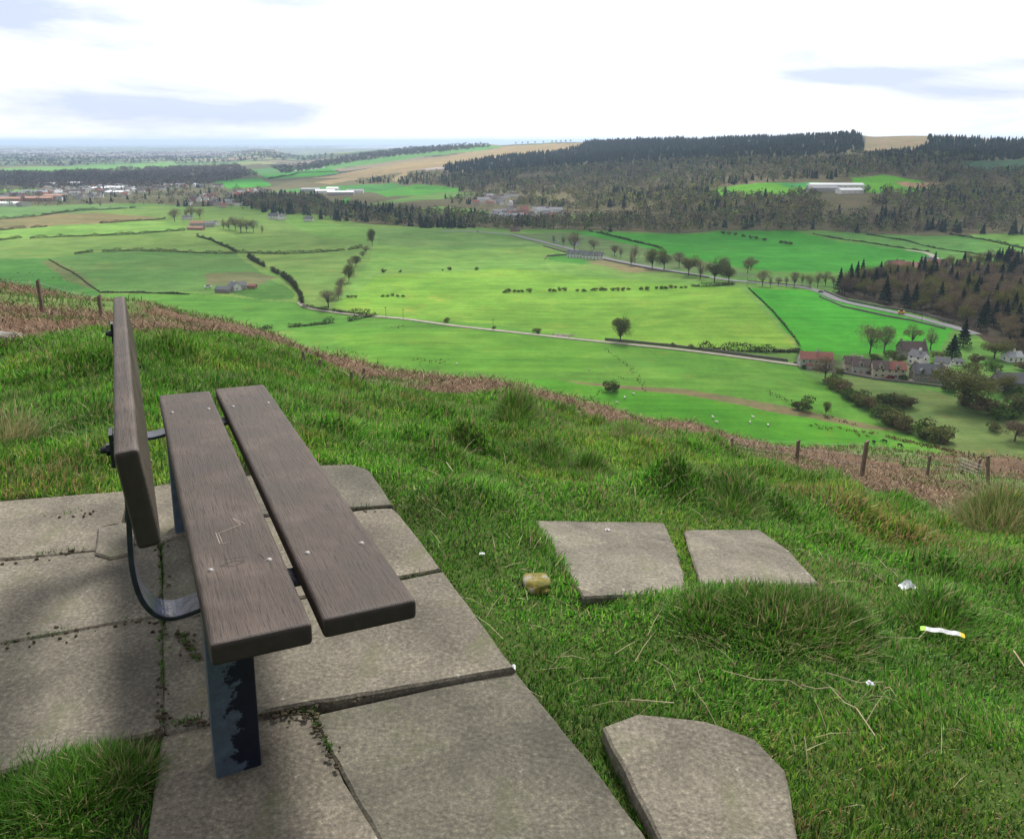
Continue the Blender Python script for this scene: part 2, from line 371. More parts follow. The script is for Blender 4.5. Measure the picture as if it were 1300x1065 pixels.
def drape(name, pts, width, mat, lift=.15, label=None, step=6., rmin=150, kind='structure', world=False):
    P = np.array(pts, float) if world else cpoly(pts, rmin)[:, :2]
    P = P[:, :2]; out = [P[0]]
    for i in range(len(P)-1):
        n = max(1, int(np.linalg.norm(P[i+1]-P[i])/step))
        for k in range(1, n+1): out.append(P[i]+(P[i+1]-P[i])*k/n)
    O = np.array(out)
    for _ in range(6): O[1:-1] = (O[:-2]+O[2:]+2*O[1:-1])/4
    d = np.gradient(O, axis=0); d /= np.linalg.norm(d, axis=1)[:, None]+1e-9; nrm = np.stack([-d[:, 1], d[:, 0]], 1)
    L = [O+nrm*width*k for k in (-.5, -.17, .17, .5)]
    zc = np.max([H(l[:, 0], l[:, 1]) for l in L], 0)+lift
    V = np.concatenate([np.c_[l, zc] for l in L]); n = len(O)
    Q = np.concatenate([np.stack([np.arange(n-1)+j*n, np.arange(1, n)+j*n, np.arange(1, n)+(j+1)*n, np.arange(n-1)+(j+1)*n], 1) for j in range(3)])[:, ::-1]
    o = link(name, mesh(name, V, Q, None, None, True), mat); tag(o, label, kind=kind); return o
m_road = plain('tarmac', (.16, .16, .17), .85, 0, .3, .15)
m_track = plain('gravel_track', (.3, .27, .22), .95, 0, .3, .2)
drape('road', [(560,294),(600,294),(650,298),(700,310),(760,326),(840,342),(940,358),(1000,362),(1035,368),(1070,384),(1120,394),(1160,402),(1205,414),(1240,425)], 7.5, m_road, .35)
drape('road', [(380,384),(384,392),(425,397),(480,402),(560,412),(640,421),(700,428),(780,436),(860,444),(940,454),(1010,463),(1060,472),(1110,478),(1165,484)], 4.2, m_track, .35)
drape('road', [(1150,318),(1180,322),(1190,330),(1185,338)], 7., m_track, .4)
# ---------------------------------------------------------------- vegetation makers
def quads(cen, size, rg, flat=.0, col=None):
    """random oriented leaf-clump quads"""
    n = len(cen); a = rg.normal(size=(n, 3)); a /= np.linalg.norm(a, axis=1)[:, None]
    b = rg.normal(size=(n, 3)); b -= a*(a*b).sum(1)[:, None]; b /= np.linalg.norm(b, axis=1)[:, None]
    s = np.asarray(size)*rg.uniform(.6, 1.3, n); s = s[:, None]
    V = np.stack([cen-a*s-b*s*.6, cen+a*s-b*s*.5, cen+a*s*.8+b*s*.6, cen-a*s*.7+b*s*.5], 1).reshape(-1, 3)
    Q = np.arange(4*n).reshape(n, 4); return V, Q
def crown_pts(n, rg, w, h, z0, lumps=9, hollow=.25):
    L = rg.normal(size=(lumps, 3)); L /= np.linalg.norm(L, axis=1)[:, None]
    L *= rg.uniform(.25, .72, (lumps, 1)); rad = rg.uniform(.28, .5, lumps)
    k = rg.integers(0, lumps, n); d = rg.normal(size=(n, 3)); d /= np.linalg.norm(d, axis=1)[:, None]
    p = L[k]+d*rad[k][:, None]*rg.uniform(hollow, 1, (n, 1))**.6
    p = p/np.abs(p).max(0)
    return np.c_[p[:, 0]*w/2, p[:, 1]*w/2, z0+(p[:, 2]+1)/2*h], L[k]
BARE = (.17, .135, .09); OLIVE = (.14, .15, .045); BUD = (.13, .17, .035); CONI = (.026, .048, .03); PURP = (.12, .095, .07); GREENB = (.06, .12, .025)
m_leaf = attr_mat('foliage', .9, .6, .7, 1.3, .1, .25, .18)
m_bark = plain('bark', (.07, .055, .04), .95, 0, 3, .3)
m_leaf_f = attr_mat('far_foliage', .95, .05, .75, 1.25, .05, .15)
def tree_proto(seed, h=16., w=14., n=1500, q=.32, col=BARE, trunk=.2, conifer=False, lumps=12, limbs=9):
    rg = np.random.default_rng(seed); gt = G(); tr = h*.022
    root = empty('tree')
    if conifer:
        tube(gt, [(0, 0, -.5), (0, 0, h*.5), (0, 0, h*.96)], [tr, tr*.6, .05], 6)
        t = rg.uniform(0, 1, n)**.8; zz = h*(.08+.9*t); rad = (1-t)*w/2*(.75+.35*np.sin(t*50)); an = rg.uniform(0, 2*math.pi, n)
        rf = rg.uniform(.35, 1, n)**.5; cen = np.c_[np.cos(an)*rad*rf, np.sin(an)*rad*rf, zz-rad*rf*.3]
    else:
        cen, lc = crown_pts(n, rg, w, h*(1-trunk), h*trunk, lumps)
        fork = h*rg.uniform(.18, .28)
        tube(gt, [(0, 0, -.8), (0, 0, .5), (rg.normal()*.1, rg.normal()*.1, fork), (rg.normal()*.4, rg.normal()*.4, h*.6), (0, 0, h*.9)], [tr*1.4, tr, tr*.85, tr*.4, .04], 7)
        ks = rg.choice(n, limbs, replace=False)
        for kk in ks:
            e = cen[kk]*np.array([.9, .9, .96]); s = np.array([0, 0, fork*rg.uniform(.8, 1.5)]); m = s*.5+e*.5+np.array([0, 0, -.04*h])
            tube(gt, [s, m, e], [tr*.5, tr*.3, .04], 5)
            for _ in range(3):
                e2 = e+rg.normal(size=3)*w*.12; tube(gt, [m*.5+e*.5, e2], [tr*.16, .03], 4)
    V, Q = quads(cen, q, rg)
    zr = (cen[:, 2]/h); b = rg.uniform(.75, 1.3, (n, 1)); cc = np.repeat(np.array(col)*b, 4, 0)
    link('trunk', gt.me('trunk'), m_bark, root)
    link('crown', mesh('crown', V, Q, None, cc), m_leaf, root)
    return root
def copy_tree(o, parent=None):
    c = o.copy(); COL.objects.link(c)
    if parent is not None: c.parent = parent
    for ch in [x for x in o.children]: copy_tree(ch, c)
    return c
USED = set()
def place(proto, p, s=1., rz=0., name=None, label=None, cat=None, group=None, sx=None):
    if proto.name not in USED: USED.add(proto.name); o = proto
    else: o = copy_tree(proto)
    USED.add(o.name)
    o.location = [float(v) for v in p]; o.rotation_euler = (0, 0, rz); o.scale = (s*(sx or 1), s*(sx or 1), s)
    if name: o.name = name; USED.add(o.name)
    for k in ('label', 'category', 'group'):
        if k in o: del o[k]
    tag(o, label, cat, group); return o
def hpx(px, pybase, pytop):                 # real height of something seen between two rows of a column
    p = at(px, pybase); r = math.hypot(p[0], p[1]); a, d = azdep(px, pytop); return p, (CAMZ-r*math.tan(float(d)))-p[2]
ORD = ['first', 'second', 'third', 'fourth', 'fifth', 'sixth', 'seventh', 'eighth', 'ninth', 'tenth', 'eleventh', 'twelfth', 'thirteenth', 'fourteenth', 'fifteenth', 'sixteenth', 'seventeenth', 'eighteenth', 'nineteenth', 'twentieth']
PR = {'bare': [tree_proto(s, 16, 15, 4200, .15, BARE, lumps=13, limbs=16) for s in (1, 2, 3)], 'olive': [tree_proto(s, 16, 16, 5200, .2, OLIVE, lumps=14, limbs=16) for s in (4, 5)],
      'round': [tree_proto(s, 16, 15, 5200, .2, (.11, .13, .04), lumps=15, limbs=18) for s in (6, 7)], 'con': [tree_proto(s, 18, 10.5, 3200, .34, CONI, conifer=True) for s in (8, 9)],
      'slim': [tree_proto(s, 16, 8.5, 2400, .14, BARE, .12, lumps=18, limbs=12) for s in (10, 11)], 'purple': [tree_proto(12, 16, 14, 5000, .19, PURP, lumps=12, limbs=14)]}
def tr(kind, px, pb, pt_, label, group=None, i=0, sx=1., name='broadleaf_tree', rmin=150.):
    p, h = hpx(px, pb, pt_); L = PR[kind]; pr = L[i % len(L)]
    base = 18. if kind == 'con' else 16.
    return place(pr, p, max(h, 1.5)/base, rng.uniform(0, 6.3), name, label, 'tree', group, sx*rng.uniform(.88, 1.25))
tr('round', 787, 434, 402, 'lone round-crowned tree beside the farm track in the sunlit pasture', None, 0, 1.25)
row = [(636,0)]
RT = [(801,338,316,'slim'),(828,341,315,'round'),(843,343,314,'round'),(874,350,321,'olive'),(889,354,327,'slim'),(907,358,326,'round'),(925,360,331,'round'),(949,347,327,'bare'),(862,339,318,'bare'),(920,340,325,'bare'),(953,343,325,'bare'),(780,325,310,'bare'),(788,327,312,'slim'),(729,318,292,'bare'),(754,318,303,'bare'),(806,332,308,'slim'),(703,309,297,'slim'),(715,312,298,'slim')]
for i, (px, pb, pt_, k) in enumerate(sorted(RT)):
    tr(k, px, pb, pt_, '%s tree from the left in the scattered row along the valley road' % ORD[i], 'trees along the valley road', i)
AV = [(473,312,290,'round',.6),(461,328,318,'bare',1),(452,338,324,'round',1.),(446,342,327,'bare',.9),(443,358,335,'round',.9),(438,352,340,'bare',1),(433,372,352,'bare',.9),(430,380,362,'bare',.8),(465,322,311,'bare',1),(417,391,366,'bare',1.35)]
for i, (px, pb, pt_, k, sx) in enumerate(AV[:-1]):
    tr(k, px, pb, pt_, '%s tree from the far end of the narrow tree belt running between the pastures' % ORD[[0,3,4,5,7,6,8,9,2][i]] if i else 'tall dark tree at the far end of the narrow tree belt between the pastures', 'trees of the belt between pastures', i, sx)
tr('bare', 417, 391, 366, 'wide bare tree standing by the lane bend at the near end of the tree belt', None, 1, 1.35)
# trees around the hamlet
HT = [('bare',1104,450,408,1.1,'broad leafless tree behind the dark-roofed cottages'),('bare',1122,449,409,.9,'leafless tree just right of the broad one behind the cottages'),('bare',1157,437,410,1.,'spreading bare tree in the vivid field left of the wood'),('slim',1181,444,413,1.,'slim bare tree behind the white cottage'),
 ('bare',1047,484,449,1.1,'bare tree in front of the red-roofed house end'),('olive',1222,515,457,1.25,'large spreading olive tree in the rough pasture below the houses'),('con',1208,456,424,1.3,'dark evergreen tree beside the white cottage'),('olive',1262,455,428,1.5,'yellow-green broad tree at the wood edge above the right houses'),
 ('olive',1275,500,472,1.2,'yellow-green tree in front of the long slate roof'),('olive',1254,505,478,.9,'small bright green tree between the spreading olive tree and the slate roof'),('con',1222,440,404,1.,'tall dark conifer at the near corner of the wood'),('purple',1290,450,425,1.2,'brown leafless tree behind the right-hand houses'),
 ('round',1048,527,509,.85,'small leaning hawthorn tree alone in the lower field'),('purple',1288,560,530,1.4,'brown thicket tree at the right edge of the rough pasture')]
for i, (k, px, pb, pt_, sx, lb) in enumerate(HT): tr(k, px, pb, pt_, lb, None, i, sx)
# the near wood on the right
W = [(1060,372),(1090,356),(1150,352),(1185,342),(1230,338),(1330,330),(1330,450),(1300,445),(1250,425),(1225,415),(1180,402),(1120,386)]
Wp = cpoly(W); wk = []
for _ in range(9000):
    x = rng.uniform(Wp[:, 0].min(), Wp[:, 0].max()); y = rng.uniform(Wp[:, 1].min(), Wp[:, 1].max())
    if not pip(np.array([x]), np.array([y]), Wp)[0]: continue
    if all((x-a)**2+(y-b)**2 > 9.3**2 for a, b, in wk): wk.append((x, y))
    if len(wk) >= 280: break
for i, (x, y) in enumerate(wk):
    k = rng.choice(['bare', 'con', 'purple', 'olive', 'slim'], p=[.22, .40, .10, .22, .06]); L = PR[k]
    nm = 'conifer_tree' if k == 'con' else 'broadleaf_tree'
    s = rng.uniform(.8, 1.15)*(.95 if k != 'con' else 1.05)
    lb = {'con': 'dark evergreen conifer standing among the trees of the wood beside the bending road', 'bare': 'leafless grey-brown tree standing in the wood beside the bending road', 'purple': 'leafless purple-brown round tree in the wood beside the bending road', 'olive': 'olive-green budding tree in the wood beside the bending road', 'slim': 'slim leafless tree in the wood beside the bending road'}[k]
    place(L[i % len(L)], on(x, y), s, rng.uniform(0, 6), nm, lb, 'tree', {'con': 'conifers of the near wood', 'bare': 'grey-brown trees of the near wood', 'purple': 'purple-brown trees of the near wood', 'olive': 'olive trees of the near wood', 'slim': 'slim bare trees of the near wood'}[k])
# verge trees along the bending road (left side of the wood)
for i, px in enumerate(np.linspace(968, 1078, 12)):
    tr(['bare', 'slim'][i % 2], px, 362+(px-968)*.03+rng.uniform(-2, 2), 343+(px-968)*.02+rng.uniform(-4, 9), '%s bare tree from the left on the far verge of the bending road' % ORD[i], 'bare trees on the far road verge', i)
# small clumps by the left farm and the pale pasture
for i, (px, pb, pt_) in enumerate([(222,280,267),(236,275,263),(243,276,264),(254,277,266),(284,291,275),(291,292,276),(299,293,274),(306,294,275),(313,294,277),(322,294,281),(333,295,283)]):
    tr(['bare', 'slim', 'bare'][i % 3], px, pb+rng.uniform(-1, 1.5), pt_+rng.uniform(-4, 3), '%s bare tree from the left around the brown-roofed farm near the town' % ORD[i], 'bare trees around the far farm', i, rng.uniform(.9, 1.4))
def blob_bush(seed, w, h, n, q, col):
    rg = np.random.default_rng(seed); cen, _ = crown_pts(n, rg, w, h*1.0, 0, 7, .3); V, Q = quads(cen, q, rg)
    b = rg.uniform(.7, 1.3, (n, 1))
    return mesh('bush', V, Q, None, np.repeat(np.array(col)*b, 4, 0))
BU = [blob_bush(20+i, 4.4, 2.7, 1100, .13, c) for i, c in enumerate([(.08,.10,.035), (.13, .145, .05), (.15, .125, .07), (.08,.15,.03)])]
for b_ in BU: b_.materials.append(m_leaf)
def bush(px, py, s, label, group=None, k=0, sx=1.):
    p = at(px, py); o = link('bush', BU[k % 4]); o.location = [float(v) for v in p]; o.scale = (s*sx, s*sx, s); o.rotation_euler = (0, 0, rng.uniform(0, 6)); tag(o, label, 'bush', group)
bl = [(640,372),(646,371),(652,371),(658,371),(664,371),(672,371),(697,370),(703,370),(710,369),(716,369),(733,370),(742,370),(751,369),(757,369),(763,369),(768,369),(777,369),(784,369),(790,369),(799,368),(813,368),(821,368),(834,367),(840,367),(846,367),(852,366),(858,366),(864,366),(870,366)]
for i, (px, py) in enumerate(bl):
    bush(px+rng.uniform(-1, 1), py, rng.uniform(.75, 1.25), 'small dark bush in the broken row of bushes across the sunlit pasture', 'broken row of bushes across the pasture', i, 1.1)
for i, (px, py, s, k, lb) in enumerate([(487,346,1.4,0,'round dark bush, left of a pair in the pale pasture'),(508,346,.9,0,'small dark bush, right of a pair in the pale pasture'),(571,343,1.3,0,'dark bush in the pale pasture right of a tiny one'),(562,344,.6,1,'tiny bush in the middle of the pale pasture'),(605,343,1.2,0,'lone dark bush right of the two in the pale pasture'),
  (567,409,1.2,1,'bush on the track verge under the sunlit field'),(681,424,1.4,1,'grey-green bush above the track near the bare earth patch'),(878,443,1.,1,'small bush by the wall end of the long hedge'),(627,418,.8,1,'small roadside bush left of the bare earth patch'),(1018,521,2.6,0,'dark olive bush beside the leaning hawthorn'),
  (777,497,2.3,0,'dark gorse bush at the stream crossing in the lower field'),(715,513,1.7,0,'dark gorse bush at the crest line of the lower field'),(1262,548,1.6,1,'single bush in the right of the rough pasture'),(855,440,1.,2,'thin bush on the track wall')]):
    bush(px, py, s, lb, None, k)
for i, (px, py) in enumerate([(442,378),(447,378),(452,378),(486,377),(492,377),(498,376),(505,377),(512,377)]):
    bush(px, py, .8, 'low dark bush in the short row near the tree belt', 'short rows of bushes by the tree belt', i)
for i, (px, py) in enumerate([(918,297),(925,298),(933,299),(944,301),(953,303),(960,304),(970,306),(992,309),(998,310),(1004,311)]):
    bush(px, py, 1.6, 'dark bush in the line across the vivid green field', 'bushes across the vivid field', i)
# big scrub hedge running down from the hamlet
for i, (px, py, s) in enumerate([(1056,488,2.2),(1062,494,2.4),(1070,500,2.4),(1078,505,2.5),(1088,511,2.4),(1096,516,2.3),(1104,519,2.2),(1118,512,2.3),(1128,514,2.4),(1138,516,2.3),(1150,517,2.2),(1120,530,2.6),(1130,538,3.1),(1140,543,2.9),(1148,547,2.6),(1165,552,2.8),(1178,556,2.9),(1190,560,2.8),(1200,562,1.9)]):
    bush(px, py, s, '%s scrub bush down from the hamlet in the belt beside the lower field' % ORD[i], 'scrub belt below the hamlet', i, 1.1)
for i, (px, py, s) in enumerate([(1240,520,3),(1255,526,3.2),(1268,530,3.2),(1282,528,3),(1296,525,3.2),(1228,512,2.4),(1290,505,2.8),(1205,497,2.)]):
    bush(px, py, s, 'dense scrub bush below the houses at the right edge', 'scrub below the right-hand houses', i+1, 1.1)
GS = [(1066,474,1.2,'before the left gable of the cottages'),(1103,476,1.1,'between the two cottage pairs'),(1148,482,1.3,'between the half-red roof cottages and the slate house'),(1142,460,1.7,'left of the large dark-brown-roofed house'),(1190,457,1.8,'behind the grey slate house'),(1200,480,1.6,'at the right end of the grey slate house'),(1184,466,1.2,'between the white cottage and its outbuilding'),(1112,460,2.,'behind the gap between the cottages'),(1130,455,1.8,'behind the half-red roof'),
 (1240,462,2.2,'left of the half-hidden white house'),(1262,470,2.2,'in front of the half-hidden white house'),(1250,492,2.2,'left of the long stone house'),(1232,475,2.4,'between the outbuilding and the long stone house'),(1298,470,2.,'right of the half-hidden white house'),(1022,468,.9,'at the left end of the red-roofed house')]
for i, (px, py, s_, lb) in enumerate(GS): bush(px, py, s_, 'garden shrub '+lb, 'garden shrubs of the hamlet', i+1, 1.)
m_hedge = attr_mat('hedge_leaves', .95, 1., .7, 1.3, .1, .1)
def hedge(pts, h, label, w=2.2, col=(.06, .07, .03), dens=7, gap=.0, group='hedges between the fields'):
    P = cpoly(pts)[:, :2]; cs = []; rg = rng
    for i in range(len(P)-1):
        L = np.linalg.norm(P[i+1]-P[i]); n = int(L*dens); t = rg.uniform(0, 1, n); c = P[i]+(P[i+1]-P[i])*t[:, None]
        hn = .65+.5*vnoise(c[:, 0], c[:, 1], 6, 40)
        keep = vnoise(c[:, 0], c[:, 1], 13, 41) > (-1+gap*2); c = c[keep]; hn = hn[keep]
        c = c+rg.normal(size=c.shape)*w*.28
        cs.append(np.c_[c, H(c[:, 0], c[:, 1])+rg.uniform(0, 1, len(c))**1.3*h*hn])
    cen = np.concatenate(cs); V, Q = quads(cen, .36, rg); b = rg.uniform(.7, 1.3, (len(cen), 1))
    o = link('hedge', mesh('hedge', V, Q, None, np.repeat(np.array(col)*b, 4, 0)), m_hedge); tag(o, label, 'hedge', group); return o
HE = [([(-30,280),(40,276),(100,268),(172,264)], 4, 'dark hedge just below the town on the far left field'),([(125,284),(170,281),(210,278)], 3, 'short hedge below the far left brown field'),([(-30,296),(20,291),(60,288)], 3, 'low hedge at left edge below the brown field'),
 ([(38,303),(80,301),(140,299),(180,297),(235,293)], 3.2, 'hedge crossing the left fields below the brown-roofed farm'),([(-10,307),(28,302)], 3, 'short thick hedge at the left edge'),([(130,320),(180,319),(240,321),(300,322)], 3.2, 'long dark hedge above the smooth green field on the left'),([(95,323),(118,320)], 3, 'short broken hedge left of the long dark one'),
 ([(248,300),(270,306),(290,315),(300,321)], 3, 'short hedge running downhill from the farm to the long hedge'),([(300,321),(360,323),(400,321),(440,318),(460,315)], 3.4, 'hedge from the long dark one to the tree belt'),([(315,326),(330,336),(345,344),(360,352),(372,362),(381,374),(384,386)], 4.5, 'tall bushy hedge above the lane bend'),
 ([(128,372),(180,372),(240,374)], 1.8, 'thin hedge line below the smooth green field'),([(384,390),(425,396),(470,400)], 3.2, 'hedge along the lane under the tree belt'),([(310,419),(322,420),(345,417)], 2.6, 'dark hedge piece behind the bracken crest'),([(366,416),(400,413),(424,410)], 3.6, 'clumpy dark hedge in the near green field'),([(442,408),(460,404),(478,401)], 3.6, 'clumpy hedge ending at the lane corner'),
 ([(887,444),(930,446),(975,447),(1016,447)], 4.5, 'straight dense hedge between the sunlit field and the lane by the hamlet'),([(878,364),(905,364),(932,362)], 3., 'trimmed hedge at the right end of the row of bushes'),([(950,366),(985,400),(1016,440)], 1., 'thin field boundary beside the vivid green field'),
 ([(1032,297),(1100,308),(1180,320)], 2., 'dark boundary line across the upper right fields'),([(1100,298),(1150,306),(1190,316),(1290,328)], 2., 'dark boundary below the upper right fields'),([(1205,298),(1260,307),(1300,316),(1340,322)], 2.6, 'dark boundary at the top right field'),([(748,294),(800,306),(840,316)], 2.6, 'dark field boundary crossing the vivid field towards the road'),
 ([(340,228),(380,220),(430,218)], 5, 'far hedge line above the town'),([(62,330),(90,345),(128,372)], 1.2, 'thin boundary line running down the far left slope')]
for P, h, lb in HE: hedge(P, h*(1.35 if h > 2 else 1), lb, w=2.6 if h > 2 else 1.5, dens=(45 if h > 4 else 28) if h > 1.5 else 7, gap=.12 if h > 2 else .02)
# ---------------------------------------------------------------- stone walls
m_stone = plain('field_stone', (.15, .14, .12), .95, 0, 1.2, .35)
def wall_run(pts, h, label, w=.6):
    P = cpoly(pts)[:, :2]; g = G(); out = []
    for i in range(len(P)-1):
        n = max(1, int(np.linalg.norm(P[i+1]-P[i])/5))
        out += [P[i]+(P[i+1]-P[i])*k/n for k in range(n)]
    out.append(P[-1]); O = np.array(out); d = np.gradient(O, axis=0); d /= np.linalg.norm(d, axis=1)[:, None]; nn = np.stack([-d[:, 1], d[:, 0]], 1)*w/2
    z = H(O[:, 0], O[:, 1]); top = z+h*(.9+.2*rng.random(len(z))); n = len(O)
    V = np.concatenate([np.c_[O-nn, z-.5], np.c_[O-nn, top], np.c_[O+nn, top], np.c_[O+nn, z-.5]]); i = np.arange(n-1)
    Q = np.concatenate([np.stack([i+j*n, i+1+j*n, i+1+(j+1)*n, i+(j+1)*n], 1) for j in range(3)])
    o = link('stone_wall', mesh('stone_wall', V, Q), m_stone); tag(o, label, 'wall')
wall_run([(768,432),(800,435),(860,441),(930,450),(1000,459)], 1.5, 'dark dry stone wall along the lane right of the lone tree')
wall_run([(1040,377),(1070,390),(1120,401),(1160,408),(1200,418)], 1.2, 'stone wall along the near side of the bending road')
wall_run([(1046,370),(1075,382),(1120,391),(1165,398),(1210,410)], 1.6, 'stone wall between the bending road and the wood')
wall_run([(692,330),(694,326),(722,324)], 1.6, 'short wall of the paddock left of the long white farmhouse')
wall_run([(950,358),(1000,362),(1030,366)], 1.2, 'wall beside the valley road before it bends')
wall_run([(690,313),(720,321),(780,333),(830,343),(900,353)], 1.3, 'long dark wall along the valley road by the white farmhouse')
wall_run([(1008,461),(1040,468),(1080,476),(1110,482),(1200,492)], 1.1, 'garden wall in front of the hamlet cottages')
# ---------------------------------------------------------------- buildings
def solid(name, c, rough=.8, amt=.12, sc=1.): return plain(name, c, rough, 0, sc, amt)
WALLM = {'white': solid('white_render', (.75, .74, .72)), 'stone': solid('grey_stone', (.24, .22, .19), .9, .3, 1.5), 'cream': solid('cream_render', (.5, .44, .34)), 'grey': solid('grey_render', (.4, .39, .38)), 'brick': solid('pink_brick', (.36, .2, .15))}
ROOFM = {'slate': solid('slate_tiles', (.1, .105, .12), .7, .2), 'red': solid('red_tiles', (.25, .095, .075), .85, .25), 'brown': solid('brown_tiles', (.085, .06, .055), .85, .25), 'orange': solid('orange_sheet', (.32, .17, .12)), 'pale': solid('pale_sheet', (.72, .74, .78), .6), 'grey': solid('grey_roof', (.3, .31, .34))}
m_glass = plain('window_glass', (.03, .035, .045), .15, 0, 3, .1); m_white = plain('white_paint', (.75, .75, .73), .6); m_pot = plain('chimney_pot', (.3, .2, .14), .9)
def gable(w, d, h, rh, ov=.35, x0=0, y0=0, z0=0):
    x, y = w/2, d/2
    wl = G(); wl.add([(x0-x,y0-y,z0-1.5),(x0+x,y0-y,z0-1.5),(x0+x,y0+y,z0-1.5),(x0-x,y0+y,z0-1.5),(x0-x,y0-y,z0+h),(x0+x,y0-y,z0+h),(x0+x,y0+y,z0+h),(x0-x,y0+y,z0+h),(x0-x,y0,z0+h+rh),(x0+x,y0,z0+h+rh)],
        [(0,1,5,4),(1,2,6,5),(2,3,7,6),(3,0,4,7)], [(5,6,9),(7,4,8)])
    rf = G(); k = ov*rh/y; t = .15
    for s in (-1, 1):
        a = [(x0-x-ov, y0+s*(y+ov), z0+h-k), (x0+x+ov, y0+s*(y+ov), z0+h-k), (x0+x+ov, y0, z0+h+rh), (x0-x-ov, y0, z0+h+rh)]
        A_ = np.array(a)+np.array([0, 0, .03]); B_ = A_+np.array([0, 0, t+.05]); rf.add(np.vstack([A_, B_]), BQ)
    return wl, rf
def house(px, py, w, d, h, rh, rz, wm, rm, label, win=4, chim=1, name='house', cat='house', porch=None, dorm=0, rows=1, sc=1., doors=1, red_half=None):
    p = at(px, py); root = empty(name, p, rz); tag(root, label, cat)
    wl, rf = gable(w, d, h, rh); link('wall', wl.me('wall'), WALLM[wm], root)
    ro = link('roof', rf.me('roof'), ROOFM[rm], root)
    if red_half:
        g = G(); x, y = w/2, d/2; k = .35*rh/y
        A_ = np.array([(0, -(y+.4), h-k+.2), (x+.4, -(y+.4), h-k+.2), (x+.4, 0, h+rh+.25), (0, 0, h+rh+.25)]); g.add(np.vstack([A_, A_+np.array([0, 0, .12])]), BQ)
        o = link('roof', g.me('roof'), ROOFM[red_half], root); o['label'] = 'red half of the roof'
    for i in range(chim):
        cx = -w/2+.6 if i == 0 else w/2-.6
        if chim == 1: cx = w*.05
        g = G(); box(g, cx-.6, cx+.6, -.45, .45, h+rh-.8, h+rh+1.5); co = link('chimney', g.me('chimney'), WALLM[wm], ro)
        g = G()
        for q in (-.3, .3): tube(g, [(cx+q, 0, h+rh+1.5), (cx+q, 0, h+rh+2.1)], .14, 6)
        link('chimney_pot', g.me('chimney_pot'), m_pot, ro)
    for r_ in range(rows):
        for i in range(win):
            x = -w/2+w*(i+.5)/win; z = .9+2.6*r_
            if r_ == 0 and i == win//2 and doors:
                g = G(); box(g, x-.5, x+.5, -d/2-.06, -d/2+.02, 0, 2.1); link('door', g.me('door'), WALLM['brick'], root); continue
            g = G(); box(g, x-.7, x+.7, -d/2-.05, -d/2+.02, z-.1, z+1.4); fr = link('window', g.me('window'), m_white, root)
            g = G(); box(g, x-.58, x-.05, -d/2-.08, -d/2-.04, z+.02, z+1.28); box(g, x+.05, x+.58, -d/2-.08, -d/2-.04, z+.02, z+1.28); link('pane', g.me('pane'), m_glass, fr)
    for s in (-1, 1):
        g = G(); box(g, s*w/2-(.05 if s < 0 else -.0)-.0, s*w/2+(.05 if s > 0 else 0), -.6, .6, 3., 4.2) if h > 3.5 else box(g, s*w/2-.04, s*w/2+.04, -.5, .5, 1., 2.)
        link('window', g.me('window'), m_glass, root)
    for i in range(dorm):
        x = -w/2+w*(i+.5)/dorm; dw, df = gable(2.4, 2.4, 0, 1.1, .2)
        zz = h+rh*.15
        for gg, nm, mm in ((dw, 'dormer', WALLM[wm]), (df, 'dormer_roof', ROOFM[rm])):
            for v in gg.v:
                xx, yy = v[:, 0].copy(), v[:, 1].copy(); v[:, 0] = yy+x; v[:, 1] = -xx-d/2+1.; v[:, 2] += zz+.9; v[:, 2] = np.maximum(v[:, 2], zz-.4)
            pa = link(nm, gg.me(nm), mm, root if nm == 'dormer' else pa)
        g = G(); box(g, x-.55, x+.55, -d/2-.26, -d/2-.2, zz-.2, zz+.9); link('window', g.me('window'), m_glass, root)
    if porch:
        wl, rf = gable(3, 2.4, 2.3, .8, .2)
        o = link('porch', wl.me('porch'), WALLM[wm], root); o.location = (porch, -d/2-1., 0); o2 = link('porch_roof', rf.me('porch_roof'), ROOFM[rm], o)
    return root
# hamlet
house(1034,466,17,8,5.4,3.2,R(-8),'grey','red','two-storey house with a plain red roof, leftmost of the hamlet',5,1,rows=2,porch=-4)
house(1081,470,8.5,8,4.6,3.2,R(-14),'cream','brown','left half of the dark-roofed cottages right of the red-roofed house',3,1,rows=1,dorm=1)
house(1091,473,8.5,8,4.6,3.2,R(-14),'grey','brown','dark-roofed cottage with a gable dormer just left of the half-red roof pair',3,1,rows=1,dorm=1)
house(1126,478,16,8,5.,3.3,R(-12),'cream','brown','pair of cottages under one roof, half dark and half red',5,1,rows=2,dorm=2,red_half='red')
house(1156,452,14,9,4.6,4.,R(-5),'stone','brown','large house with dark brown roof behind the white cottage',4,2,rows=1)
house(1165,462,8.5,7,4.8,2.8,R(-60),'white','slate','white gabled cottage with a slate roof in the middle of the hamlet',2,1,rows=2)
house(1175,482,14,9,4.2,4.2,R(-8),'stone','slate','grey stone house with steep slate roof and dormers',4,2,rows=1,dorm=2)
house(1196,467,7,6,3.6,2.4,R(-40),'white','slate','small white outbuilding behind the spreading olive tree',2,0)
house(1288,494,20,9,4.4,4.,R(-6),'stone','slate','long stone house with pale slate roof at the right edge',6,2,rows=1,dorm=2)
house(1284,458,9,7,3.,2.4,R(5),'white','grey','small white house half hidden above the long slate-roofed one',3,1)
house(1215,463,5,4,2.2,1.2,R(0),'white','slate','small white shed among the garden trees',2,0,'shed','shed',doors=0)
